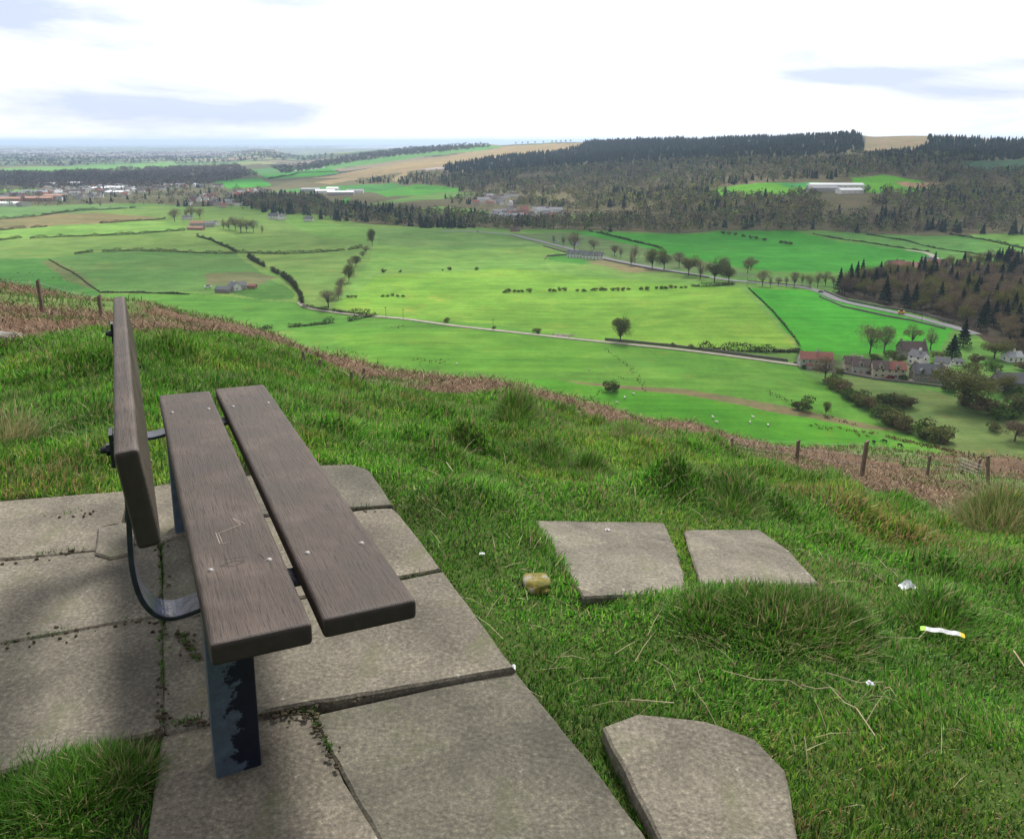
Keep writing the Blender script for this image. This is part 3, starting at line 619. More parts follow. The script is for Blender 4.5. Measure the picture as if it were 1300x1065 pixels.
# long white farmhouse
house(732,327,20,8,4,3.6,R(-12),'white','slate','left wing of the long white farmhouse on the valley road',6,1,'farmhouse','farmhouse',dorm=3)
house(753,329,22,8,4,3.6,R(-14),'white','slate','right wing of the long white farmhouse on the valley road',6,1,'farmhouse','farmhouse',dorm=3)
house(731,312,7,5,3,2,R(20),'white','slate','little white cottage behind the long white farmhouse',2,0,'farmhouse','farmhouse')
# left farm with stone buildings
house(298,368,11,7,3.4,3,R(-50),'white','slate','white gabled farmhouse of the small farm in the left fields',2,1,'farmhouse','farmhouse')
house(285,371,13,7,2.6,2.2,R(-12),'stone','slate','low grey barn left of the small white farmhouse',3,0,'barn','barn')
house(306,367,8,7,3.2,2.8,R(30),'grey','slate','grey gabled barn right of the small white farmhouse',2,0,'barn','barn')
house(321,366,6,4,2.2,1.2,R(-10),'brick','red','small red shed in the yard of the small farm',2,0,'shed','shed')
house(238,279,16,8,4,3,R(20),'white','slate','white farmhouse above the orange-roofed barns',4,1,'farmhouse','farmhouse')
house(254,287,26,10,4,3,R(-5),'grey','orange','long orange-roofed barn, upper of two',3,0,'barn','barn',doors=0)
house(249,292,22,9,3,2,R(-5),'brick','orange','orange-roofed barn, lower of two',3,0,'barn','barn',doors=0)
house(266,288,12,9,5,2.5,R(30),'grey','slate','grey barn with dark opening right of the orange-roofed barns',2,0,'barn','barn')
house(274,286,9,8,4,2.5,R(-30),'white','slate','white house at the right of the orange-roofed barns',2,0)
house(348,278,16,9,5,4,R(-10),'white','slate','larger white house in front of the dark wood',4,2,rows=2)
house(358,279,11,8,5,3.5,R(50),'white','slate','white gabled house right beside the larger white one',2,1)
house(392,281,15,8,4,3,R(-5),'white','slate','single white house at the foot of the dark conifers',4,1)
# buildings up the hill and in the plain
house(1060,240,92,24,7.5,2.5,R(-3),'white','pale','long white industrial shed on the sunlit hillside',10,0,'industrial_shed','industrial building',doors=0,rows=2)
house(1043,243,50,22,6,3,R(-3),'grey','grey','grey annex in front of the long white shed',5,0,'industrial_shed','industrial building',doors=0)
house(1078,245,40,20,5,3,R(8),'white','pale','low pale annex at the right of the long white shed',4,0,'industrial_shed','industrial building',doors=0)
for i, (px, py, w, r_, wm, rm) in enumerate([(395,244,45,0,'grey','grey'),(413,246,45,.1,'white','pale'),(433,248,60,.05,'grey','pale'),(451,246,40,.1,'white','grey'),(423,243,30,-.1,'white','pale')]):
    house(px, py, w, 22, 7, 3, r_, wm, rm, '%s works building from the left in the yard beyond the wood' % ORD[i], 4, 0, 'works_building', 'industrial building', doors=0)
for i, (px, py, w, wm, rm) in enumerate([(20,262,50,'grey','brown'),(8,256,60,'brick','orange'),(52,255,60,'brick','orange'),(72,252,50,'cream','orange'),(68,247,75,'grey','grey'),(95,235,38,'white','pale'),(130,242,48,'white','pale'),(146,241,55,'white','pale'),(148,247,45,'white','pale'),(60,236,50,'white','pale'),(12,262,45,'white','pale')]):
    house(px, py, w, 24, 6, 3, rng.uniform(-.2, .2), wm, rm, 'large low town building number %s from a list of eleven' % i if False else ['grey long building with dark roof at the near left town edge','long pink and orange roofed school block at the left town edge','orange-roofed block in the middle left of the town','smaller orange-roofed block right of its neighbour','long grey-roofed hall above the orange roofs','white tower block above the town','left white flat factory in the town','widest white flat factory in the town','white flat store below the widest factory','white long hall behind the bright playing field','low white building at the near left town edge'][i], 4, 0, 'town_building', 'building', doors=0)
# small houses of the towns
def small_house(w, d, h, rh, wm, rm):
    wl, rf = gable(w, d, h, rh, .3); V = np.concatenate(wl.v+rf.v); n0 = wl.n
    Q = np.concatenate(wl.q+[q+n0 for q in rf.q]); T = np.concatenate(wl.t)
    nq1 = sum(len(q) for q in wl.q); mi = [0]*nq1+[1]*(len(Q)-nq1)+[0]*len(T)
    me = mesh('house', V, Q, T, None, False, None, mi); me.materials.append(WALLM[wm]); me.materials.append(ROOFM[rm]); return me
SH = [small_house(*a) for a in [(11,8,5,3,'white','slate'),(16,8,5,3,'white','brown'),(12,8,5,3.2,'cream','red'),(10,8,5,3,'grey','slate'),(20,8,5.5,3,'white','grey'),(13,8,5,3,'brick','brown'),(13,8,5,3,'white','brown')]]
TOWN = [(cpoly([(-10,262),(-10,244),(60,240),(200,236),(290,238),(340,244),(380,256),(360,258),(320,262),(290,266),(262,262),(180,259),(60,260)]), 190, 'small house among the many houses and trees of the town on the left', 'town houses', 14.),
        (cpoly([(618,280),(640,268),(700,268),(716,276),(690,279),(640,283)]), 34, 'white house in the lower cluster of the hillside village', 'lower village houses', 11.),
        (cpoly([(600,260),(618,252),(650,246),(668,252),(652,262),(610,262)]), 22, 'white house in the upper cluster of the hillside village', 'upper village houses', 12.)]
HP = []
for P, n, lb, gr, dmin in TOWN:
    k = 0; tries = 0
    lo, hi = P.min(0), P.max(0)
    while k < n and tries < 20000:
        tries += 1; x, y = rng.uniform(lo[0], hi[0]), rng.uniform(lo[1], hi[1])
        if not pip(np.array([x]), np.array([y]), P)[0]: continue
        if any((x-a)**2+(y-b)**2 < dmin**2 for a, b in HP): continue
        if gr == 'town houses' and vnoise(np.array([x]), np.array([y]), 260, 50)[0] < -.25: continue
        HP.append((x, y)); o = link('house', SH[int(rng.integers(0, 7))]); o.location = on(x, y).tolist(); o.rotation_euler = (0, 0, rng.choice([.1, .3, 1.6, -.4])+rng.normal()*.1)
        o.scale = (1.15,)*3; tag(o, lb, 'house', gr); k += 1
for i, (px, py, w, wm, rm) in enumerate([(1150,344,26,'cream','red'),(1166,345,18,'cream','orange'),(1136,342,18,'brick','brown'),(1190,341,22,'white','red'),(1178,338,12,'white','slate')]):
    house(px, py, w, 10, 5, 4, rng.uniform(-.4, .4), wm, rm, '%s mansion building from the left behind the near wood' % ORD[[1,2,0,4,3][i]], 5, 1, rows=2)
house(654,294,14,7,3,2.4,R(0),'brick','brown','small brown house by the road at the wood edge',3,1)
# ---------------------------------------------------------------- far woods (stuff)
def fill(P, spacing, seed, avoid=()):
    rg = np.random.default_rng(seed); P = cpoly(P); area = .5*abs(np.dot(P[:, 0], np.roll(P[:, 1], 1))-np.dot(P[:, 1], np.roll(P[:, 0], 1)))
    lo, hi = P.min(0), P.max(0); bb = (hi[0]-lo[0])*(hi[1]-lo[1]); n = int(bb/spacing**2)
    n = min(n, 60000); x = rg.uniform(lo[0], hi[0], n); y = rg.uniform(lo[1], hi[1], n); m = pip(x, y, P)
    for A_ in avoid: m &= ~pip(x, y, A_)
    if HP:
        pass
    return x[m], y[m]
def conifers(x, y, rg, h0, col):
    n = len(x); z = H(x, y); h = h0*rg.uniform(.7, 1.25, n); h *= .92; w = h*rg.uniform(.2, .32, n); K = 6; vs = []; ts = []; cs = []; base = 0
    b = np.array(col)*rg.uniform(.65, 1.4, (n, 1))
    for (zb, zt, rs) in ((.05, .6, 1.), (.35, .82, .75), (.62, 1.02, .48)):
        th = rg.uniform(0, 6.3, n)
        ring = np.stack([np.stack([x+np.cos(th+k*2*math.pi/K)*w*rs*rg.uniform(.75, 1.2, n), y+np.sin(th+k*2*math.pi/K)*w*rs*rg.uniform(.75, 1.2, n), z+h*zb+h*.05*rg.normal(size=n)], 1) for k in range(K)], 1)
        tip = np.stack([x, y, z+h*zt], 1)[:, None]; Vv = np.concatenate([ring, tip], 1).reshape(-1, 3); o = np.arange(n)*(K+1)+base
        ts.append(np.concatenate([np.stack([o+k, o+(k+1) % K, o+K], 1) for k in range(K)])); vs.append(Vv); cs.append(np.repeat(b, K+1, 0)); base += n*(K+1)
    return np.concatenate(vs), np.concatenate(ts), np.concatenate(cs)
def broad(x, y, rg, h0, cols, nq=26, q=1.25):
    n = len(x); z = H(x, y); h = h0*rg.uniform(.7, 1.25, n); w = h*rg.uniform(.7, 1.05, n)
    d = rg.normal(size=(n, nq, 3)); d /= np.linalg.norm(d, axis=2)[..., None]; d *= rg.uniform(.45, 1, (n, nq, 1))
    cen = np.stack([x[:, None]+d[..., 0]*w[:, None]/2, y[:, None]+d[..., 1]*w[:, None]/2, z[:, None]+h[:, None]*(.55+.45*d[..., 2])], -1).reshape(-1, 3)
    V, Q = quads(cen, q*np.repeat(h/12, nq), rg); pal = np.array(cols)[rg.integers(0, len(cols), n)]*rg.uniform(.75, 1.3, (n, 1))
    c = np.repeat(pal, nq*4, 0)*np.repeat(rg.uniform(.75, 1.25, (n*nq, 1)), 4, 0); return V, Q, c
def wood(name, P, spacing, seed, kind, h, label, avoid=(), cols=None, q=1.25, nq=26, mix=0.):
    rg = np.random.default_rng(seed); x, y = fill(P, spacing, seed, avoid)
    if name == 'hill_wood': kk = (vnoise(x, y, 170, seed+5)+.5*vnoise(x, y, 60, seed+6)) < .62; x, y = x[kk], y[kk]
    if kind == 'con': V, T_, c = conifers(x, y, rg, h, cols or CONI); me = mesh(name, V, None, T_, c)
    else:
        if mix:
            pk = (vnoise(x, y, 70, seed)+.6*vnoise(x, y, 22, seed+1)+.5*rg.normal(size=len(x))) > (1-2*mix)*.95
            V1, T1, c1 = conifers(x[pk], y[pk], rg, h*1.15, CONI); V2, Q2, c2 = broad(x[~pk], y[~pk], rg, h, cols, nq, q)
            me = mesh(name, np.concatenate([V1, V2]), Q2+len(V1), T1, np.concatenate([c1, c2]))
        else: V, Q_, c = broad(x, y, rg, h, cols, nq, q); me = mesh(name, V, Q_, None, c)
    o = link(name, me, m_leaf_f); tag(o, label, kind='stuff'); print(name, label, len(x)); return o
hb = [(.16, .14, .10), (.13, .10, .08), (.13, .16, .06), (.15, .14, .08), (.09, .12, .05), (.17, .2, .07), (.05, .075, .045)]
gb = [(.17, .2, .06), (.24, .26, .08), (.2, .17, .1), (.2, .22, .06)]
HV = [p for p, (P, c) in zip([cpoly(P) for P, c in FIELDS], FIELDS)]
open_ = HV[-17:] + [TOWN[1][0], TOWN[2][0], cpoly([(1015,246),(1025,230),(1090,228),(1100,244),(1080,252)])]
wood('hill_forest', [(560,212),(640,200),(735,184),(870,178),(1000,174),(1092,171),(1100,196),(1000,203),(860,205),(700,214),(640,222),(570,222)], 15, 101, 'con', 17, 'dark conifer forest along the top of the hill', open_)
wood('hill_forest', [(1178,176),(1330,178),(1330,206),(1230,208),(1160,208),(1100,202),(1110,196),(1165,192)], 13, 102, 'con', 16, 'dark plantation at the right end of the hilltop', open_)
wood('hill_forest', [(740,182),(780,179),(840,178),(868,178),(868,186),(760,190)], 13, 112, 'con', 19, 'ragged taller conifers on the skyline', open_)
wood('hill_wood', [(560,222),(700,214),(860,205),(1000,203),(1110,198),(1330,206),(1330,228),(1200,232),(1040,230),(900,240),(740,246),(650,250),(560,246)], 12.5, 103, 'bro', 13, 'brown leafless woodland over the middle of the hillside', open_, hb, 1.1, 26, .04)
wood('hill_wood', [(440,230),(560,218),(560,246),(640,252),(590,262),(530,246),(470,238)], 17, 104, 'bro', 12, 'thin brown woodland on the left shoulder of the hill', open_, hb, 1.1, 20, .15)
wood('hill_wood', [(560,250),(740,246),(900,240),(1040,246),(1100,244),(1200,236),(1330,226),(1330,270),(1000,272),(740,270),(700,264),(650,262)], 11, 105, 'bro', 14, 'mixed woodland with fresh green crowns on the lower hillside', open_, gb+hb, 1.1, 28, .05)
wood('valley_wood', [(640,284),(700,280),(740,272),(1000,272),(1330,268),(1330,300),(1200,297),(1040,295),(900,294),(740,294),(650,292)], 10.5, 106, 'bro', 14, 'dense leafless wood along the valley floor behind the vivid fields', open_, hb, .95, 30, .1)
wood('valley_wood', [(290,258),(340,250),(400,252),(430,264),(560,272),(622,276),(640,284),(650,293),(560,291),(470,284),(400,278),(330,270)], 11, 107, 'bro', 15, 'dark mixed wood between the pastures and the town', open_, hb, .95, 28, .3)
wood('valley_wood', [(-40,217),(60,221),(220,214),(300,210),(330,224),(260,236),(120,240),(-40,240)], 22, 108, 'bro', 15, 'purple brown wood beyond the town', open_, [(.1, .085, .075), (.09, .075, .06)], 1.5, 18)
wood('valley_wood', [(345,214),(470,195),(520,189),(600,183),(622,182),(622,188),(520,198),(440,208),(360,222)], 26, 109, 'bro', 16, 'dark wood on the low ridge left of the hill', [], [(.05, .055, .04)], 1.6, 16)
wood('town_trees', [(-10,264),(-10,244),(60,240),(200,236),(290,238),(340,244),(380,256),(360,260),(320,266),(290,268),(262,264),(180,261),(60,264)], 30, 110, 'bro', 12, 'trees scattered among the houses of the town', [], hb+[CONI], 1.1, 24, .12)
wood('plain_woods', [(-60,210),(-60,198),(200,194),(440,196),(400,204),(300,206),(100,212)], 75, 111, 'bro', 16, 'hazy woods scattered over the far plain', HV[-24:-15], [(.05, .055, .045)], 2.2, 12)
for i, px in enumerate([648,655,663,670,679,690,701,706,712,718,724,731,738]):
    p, h = hpx(px, 183-(px-648)*.03, 177-(px-648)*.03); g = PR['bare'][i % 3]
    place(g, at(px, 184-(px-648)*.04), .9, i, 'broadleaf_tree', 'small bare tree in the skyline row on the open moor', 'tree', 'trees on the moor skyline')
# far city: many pale blocks
rg = np.random.default_rng(5); g = G(); n = 0
ys = 1/rg.uniform(1/24000, 1/5000, 9000); xs = ys*rg.uniform(-.75, -.03, 9000); dm = vnoise(xs, ys, 2200, 15)+.35*vnoise(xs, ys, 300, 16) > .3
dm &= np.arctan2(xs, ys) < -.2
for x, y in zip(xs[dm], ys[dm]):
    z = float(H(np.array([x]), np.array([y]))[0]); w = rg.uniform(5, 20)*(1+y/9000); box(g, x-w, x+w, y-12, y+12, z-2, z+rg.uniform(5, 11)*(1+y/20000), (.62, .6, .6)*rg.uniform(.4, 1.1, 1)); n += 1
if n: tag(link('far_city', g.me('far_city'), attr_mat('pale_buildings', .9, .01)), 'hazy pale buildings of the distant city on the plain', kind='stuff')
# ---------------------------------------------------------------- vehicles, animals
m_tyre = plain('tyre_rubber', (.02, .02, .02), .9); m_steel = plain('galvanised_steel', (.5, .52, .55), .4, .8)
def vehicle(px, py, name, label, cat, paint, L=4.2, w=1.8, h=1.45, rz=0., cabin=(.25, .85)):
    p = at(px, py); p[2] += .4; r_ = empty(name, p, rz); tag(r_, label, cat); mp = plain(name+'_paint', paint, .35)
    g = G(); box(g, -L/2, L/2, -w/2, w/2, .35, h*.6); bevel(link('body', g.me('body'), mp, r_), .12)
    a, b = -L/2+L*cabin[0], -L/2+L*cabin[1]; g = G()
    g.add([(a-.2,-w/2+.05,h*.6),(b+.2,-w/2+.05,h*.6),(b+.2,w/2-.05,h*.6),(a-.2,w/2-.05,h*.6),(a+.15,-w/2+.2,h),(b-.15,-w/2+.2,h),(b-.15,w/2-.2,h),(a+.15,w/2-.2,h)], BQ)
    link('cabin', g.me('cabin'), m_glass, r_)
    for sx in (-.32, .32):
        for s in (-1, 1):
            g = G(); tube(g, [(sx*L, s*(w/2-.2), .33), (sx*L, s*(w/2+.02), .33)], .33, 12); link('wheel', g.me('wheel'), m_tyre, r_)
    return r_
vehicle(264,366,'van','white van parked left of the small farm','van',(.75,.77,.8),5.5,2.,2.4,.3)
vehicle(315,366,'car','small dark car in the yard of the small farm','car',(.1,.1,.12))
t = vehicle(1144,399,'tractor','yellow tractor with a dark cab driving on the bending road','tractor',(.65,.33,.03),4.4,2.1,3.2,R(155),(.35,.75))
vehicle(1042,372,'car','dark car on the bend of the road','car',(.03,.03,.04),4.3,1.8,1.5,R(150))
vehicle(763,328,'car','white car parked right of the long white farmhouse','car',(.7,.7,.72),4.3,1.8,1.5,.1)
vehicle(706,308,'van','white van on the valley road near the wood','van',(.75,.75,.77),5.5,2.,2.3,R(-20))
vehicle(606,295,'car','silver car on the road at the wood edge','car',(.5,.55,.6),4.3,1.8,1.5,0)
vehicle(1130,481,'car','red car parked in front of the half-red roof cottages','car',(.35,.03,.03),4.2,1.8,1.45,R(-10))
def ell(g, c, r_, n=10, m=7, col=(1, 1, 1), rg=None, jit=0):
    V = []
    for i in range(m+1):
        a = math.pi*i/m
        for k in range(n):
            t_ = 2*math.pi*k/n; s = 1+(rg.normal()*jit if rg is not None else 0)
            V.append((c[0]+r_[0]*math.sin(a)*math.cos(t_)*s, c[1]+r_[1]*math.sin(a)*math.sin(t_)*s, c[2]+r_[2]*math.cos(a)*s))
    g.add(V, [(i*n+k, (i+1)*n+k, (i+1)*n+(k+1) % n, i*n+(k+1) % n) for i in range(m) for k in range(n)], (), col)
def animal(seed, L, hgt, fat, col, headcol, graze=True):
    g = G(); rg = np.random.default_rng(seed); zb = hgt*.68
    ell(g, (0, 0, zb), (L*.42, fat, hgt*.27), 10, 7, col, rg, .03); ell(g, (L*.2, 0, zb+.02*hgt), (L*.25, fat*.95, hgt*.3), 10, 7, col, rg, .03)
    hx, hz = (L*.62, hgt*.25) if graze else (L*.62, hgt*1.02)
    tube(g, [(L*.33, 0, zb+.05*hgt), ((L*.33+hx)/2, 0, (zb+hz)/2+.08*hgt), (hx, 0, hz)], [fat*.55, fat*.4, fat*.3], 7, headcol)
    ell(g, (hx+L*.05, 0, hz-.02), (L*.11, fat*.3, hgt*.1), 8, 6, headcol)
    for s in (-1, 1):
        ell(g, (hx-L*.02, s*fat*.38, hz+hgt*.05), (.03*L, .1*L, .02*L), 6, 4, headcol)
        tube(g, [(L*.26, s*fat*.5, zb), (L*.28, s*fat*.5, hgt*.28), (L*.26, s*fat*.5, 0)], [L*.07, L*.035, L*.03], 6, headcol)
        tube(g, [(-L*.28, s*fat*.5, zb), (-L*.25, s*fat*.5, hgt*.42), (-L*.32, s*fat*.5, hgt*.3), (-L*.3, s*fat*.5, 0)], [L*.1, L*.06, L*.035, L*.03], 6, headcol)
    tube(g, [(-L*.4, 0, zb+.1*hgt), (-L*.45, 0, zb-.2*hgt)], [L*.03, L*.015], 5, col)
    return g.me('animal', True)
m_fur = attr_mat('fleece', .95, 5, .85, 1.1)
SHP = [animal(1, 1.5, .9, .34, (.7, .68, .62), (.6, .57, .5)), animal(2, 1.5, .95, .36, (.7, .68, .62), (.5, .47, .42), False)]
COW = [animal(3, 2.4, 1.5, .42, (.015, .014, .013), (.015, .014, .013)), animal(4, 2.4, 1.5, .42, (.015, .014, .013), (.015, .014, .013), False)]
for m_ in SHP+COW: m_.materials.append(m_fur)
sl = [(783,512,'sheep left of a pair beside the stream gully in the lower field'),(793,506,'sheep just above another beside the stream gully'),(804,501,'sheep nearest the brown track band by the stream gully'),(905,531,'upper left sheep of four on the right of the lower field'),(910,537,'lower left sheep of four on the right of the lower field'),(956,531,'upper right sheep of four in the lower field'),(952,537,'biggest white sheep, lower right of four in the lower field'),(775,498,'sheep beside the dark gorse bush'),(975,541,'sheep just above the bracken, rightmost in the lower field'),(748,470,'lone sheep on the slope under the lane'),(580,463,'lone sheep at the left of the lower field')]
for i, (px, py, lb) in enumerate(sl):
    o = link('sheep', SHP[i % 2]); o.location = at(px, py).tolist(); o.rotation_euler = (0, 0, rng.uniform(0, 6)); o.scale = (1.15,)*3; tag(o, lb, 'sheep', 'sheep grazing in the lower field')
for i, (px, py, lb) in enumerate([(1142,567,'black cow grazing alone above the bracken'),(1109,563,'black cow lying left of the lone one above the bracken'),(1123,562,'black cow between the lying one and the lone one'),(1230,579,'left black cow of the pair by the metal gate'),(1236,580,'right black cow of the pair by the metal gate'),(1142,489,'black cow standing under the hamlet garden wall')][:5]):
    o = link('cow', COW[i % 2]); o.location = at(px, py).tolist(); o.rotation_euler = (0, 0, rng.uniform(0, 6)); tag(o, lb, 'cow', 'black cattle by the bracken slope')
# rush clumps
def scatter_clumps(name, spots, label, col, s=.5):
    rg = np.random.default_rng(77); cs = []
    for px, py, n, w, hgt in spots:
        p = at(px, py); c = p+rg.normal(size=(n, 3))*np.array([w, w*1.5, 0]); c[:, 2] = H(c[:, 0], c[:, 1])+rg.uniform(0, hgt, n); cs.append(c)
    c = np.concatenate(cs); V, Q_ = quads(c, s, rg); tag(link(name, mesh(name, V, Q_, None, np.repeat(np.array(col)*rg.uniform(.6, 1.3, (len(c), 1)), 4, 0)), m_hedge), label, kind='stuff')
scatter_clumps('rushes', [(1030+i*6.5+rng.uniform(-2, 2), 540+i*.9+rng.uniform(-2.5, 2), 12, .7, .6) for i in range(10)]+[(1086+i*4.5, 551+rng.uniform(-3, 3), 14, .6, .6) for i in range(6)]+[(1128+i*4.5, 555+i*1.05+rng.uniform(-1, 1), 20, .9, .6) for i in range(22)], 'russet rush clumps in the lower field', (.14, .065, .03), .3)
scatter_clumps('gully_scrub', [(778+t*4-(abs(t-6)*1.2), 444+t*4.2, 9, 1.2, .6) for t in range(13)]+[(790-i*8, 482+i*4.5, 12, 1.5, .6) for i in range(11)]+[(980+i*5, 500+i*2.5, 10, 1.4, .8) for i in range(8)]+[(1045+i*5, 528+i*1.5, 5, .8, .5) for i in range(9)], 'dark eroded scrub along the stream gully', (.10, .075, .045), .35)
scatter_clumps('heather_banks', [(530+i*6, 458+i*.3, 10, 2, .5) for i in range(7)]+[(400+i*7, 440+i*1.2, 6, 1.6, .4) for i in range(10)]+[(500+i*5, 414+rng.uniform(-3, 3), 4, 1, .4) for i in range(4)]+[(20+rng.uniform(0, 90), 340+rng.uniform(0, 20), 8, 3, .4) for i in range(22)], 'brown heathery banks in the green fields', (.16, .10, .055), .4)
g = G(); rg = np.random.default_rng(4)
for i in range(160):
    p = at(*(np.array([712, 426])+rg.normal(size=2)*np.array([7, 1.2]))); ell(g, (p[0], p[1], p[2]+.1), rg.uniform(.15, .6, 3), 6, 4, (.42, .38, .32))
tag(link('rubble', g.me('rubble'), attr_mat('pale_rubble', .95)), 'pale rubble of the bare patch beside the lane', kind='stuff')
# utility poles on the lane
for i, (px, py, pt_) in enumerate([(490,404,394),(512,407,397),(626,420,408),(1170,408,388),(998,366,352),(948,364,354)]):
    p, h = hpx(px, py, pt_); g = G(); tube(g, [(0, 0, -1), (0, 0, 8.)], [.14, .1], 6); box(g, -.9, .9, -.06, .06, 7.3, 7.45)
    o = link('utility_pole', g.me('utility_pole'), m_bark, None, p); tag(o, ['wooden pole at the lane left of the lone tree, leftmost','second wooden pole from the left along the lane','wooden pole beside the lane above the bracken crest','wooden pole beside the bending road near the tractor','wooden pole where the valley road meets the vivid field','wooden pole by the corner of the trimmed hedge'][i], 'utility pole')
# ---------------------------------------------------------------- hill fences
m_post = plain('weathered_post', (.16, .13, .10), .95, 0, 12, .35, .4)
def near(px, py): return cast(px, py, 12. if px > 600 else 24., 90.)[0]
def fence_run(defs, label, wires=3, gate=None):
    pts = [near(px, py) for px, py, _, _ in defs]; c = pts[0]; root = empty('wire_fence', c); tag(root, label, 'fence')
    for p, (px, py, h, lean) in zip(pts, defs):
        q = p-c; g = G(); a = .042
        V = [(q[0]+sx*a, q[1]+sy*a, q[2]-.4) for sx, sy in ((-1,-1),(1,-1),(1,1),(-1,1))]+[(q[0]+sx*a*.9+lean, q[1]+sy*a*.9, q[2]+h+.03*sx) for sx, sy in ((-1,-1),(1,-1),(1,1),(-1,1))]
        g.add(V, BQ); link('post', g.me('post'), m_post, root)
    for k in range(wires):
        g = G(); f = .92-.28*k
        for i in range(len(pts)-1):
            A_ = pts[i]-c+np.array([defs[i][3]*f, 0, defs[i][2]*f]); B_ = pts[i+1]-c+np.array([defs[i+1][3]*f, 0, defs[i+1][2]*f])
            tube(g, [A_, (A_+B_)/2-np.array([0, 0, .04]), B_], .002, 4)
        link('wire', g.me('wire'), m_steel, root)
    return root
fence_run([(928,571,.42,0),(1011,585,.62,.0),(1093,607,.98,.03),(1177,606,.88,-.02),(1241,600,.62,.02),(1257,613,.98,-.24),(1345,626,1.,0)], 'wire fence on dark wooden posts crossing the bracken slope at the right')
fence_run([(-60,418,.85,0),(57,411,.85,0),(131,414,.6,0)], 'wire fence on wooden posts in the bracken at the left', 1)
# metal gate
pg = near(1229, 604); root = empty('metal_gate', pg, R(-35)); tag(root, 'tilted galvanised field gate beside the leaning fence post', 'gate'); root.scale = (.6, .6, .6)
for k in range(4):
    g = G(); tube(g, [(-.55, 0, .95-.22*k+.12), (.55, 0, .95-.22*k-.12)], .018, 8); link('rail', g.me('rail'), m_steel, root)
g = G(); tube(g, [(-.55, 0, .1), (-.55, 0, 1.1)], .02, 8); tube(g, [(.55, 0, .1), (.55, 0, .86)], .02, 8); link('gate_frame', g.me('gate_frame'), m_steel, root)
# stub stakes near the crest
def stub(px, py, h, lean, label, name='broken_stake'):
    p = cast(px, py, 3., 40.)[0]; g = G(); tube(g, [(0, 0, -.1), (lean*.5, 0, h*.5), (lean, .01, h)], [.022, .02, .016], 6); tag(link(name, g.me(name), m_post, None, p), label, 'stake')
stub(388,466,.17,-.02,'short brown stake, leftmost by the crest'); stub(447,490,.16,.0,'broken stake left of the pair at the crest'); stub(460,488,.2,.03,'tallest broken stake of the pair at the crest'); stub(521,492,.13,.02,'stubby stake right of the pair at the crest'); stub(405,470,.12,.02,'short brown stake second from left by the crest')
# ---------------------------------------------------------------- paving slabs
m_slab, nt, bs = nodes('concrete_slab')
om = mapping(nt, (1, 1, 1)); oi = N(nt, 'ShaderNodeObjectInfo')
big = ramp(nt, noise(nt, om, 2.6, 6, .62, .5), [(.32, (.058, .053, .042)), (.5, (.122, .112, .09)), (.72, (.20, .185, .15))])
fin = ramp(nt, noise(nt, om, 85, 3, .75), [(.3, (.45, .45, .45)), (.6, (1.2, 1.2, 1.2)), (.74, (2.2, 2.2, 2.1))])
c = mult(nt, big, fin)
mos = ramp(nt, noise(nt, om, 4.5, 5, .65, .3), [(.56, (0, 0, 0)), (.68, (.55, .55, .55))])
c = mult(nt, c, (.075, .085, .035), 'MIX', mos)
drk = ramp(nt, noise(nt, om, 1.7, 5, .65, .4), [(.55, (1, 1, 1)), (.7, (.62, .61, .62))])
c = mult(nt, c, drk); spots = ramp(nt, noise(nt, om, 21, 2, .5), [(.72, (0, 0, 0)), (.76, (.7, .7, .7))]); c = mult(nt, c, (.3, .3, .27), 'MIX', spots)
c = mult(nt, c, ramp(nt, oi.outputs['Random'], [(0, (.72, .73, .68)), (.5, (1, .98, .95)), (1, (1.15, 1.1, 1.05))]))
nt.links.new(c, bs.inputs['Base Color']); bs.inputs['Roughness'].default_value = .9
hm = N(nt, 'ShaderNodeMath', operation='ADD'); nt.links.new(noise(nt, om, 90, 5, .7), hm.inputs[0]); nt.links.new(noise(nt, om, 7, 5, .6), hm.inputs[1])
bump(nt, bs, hm.outputs[0], .55, .006)
from mathutils.geometry import tessellate_polygon
SLABP = []
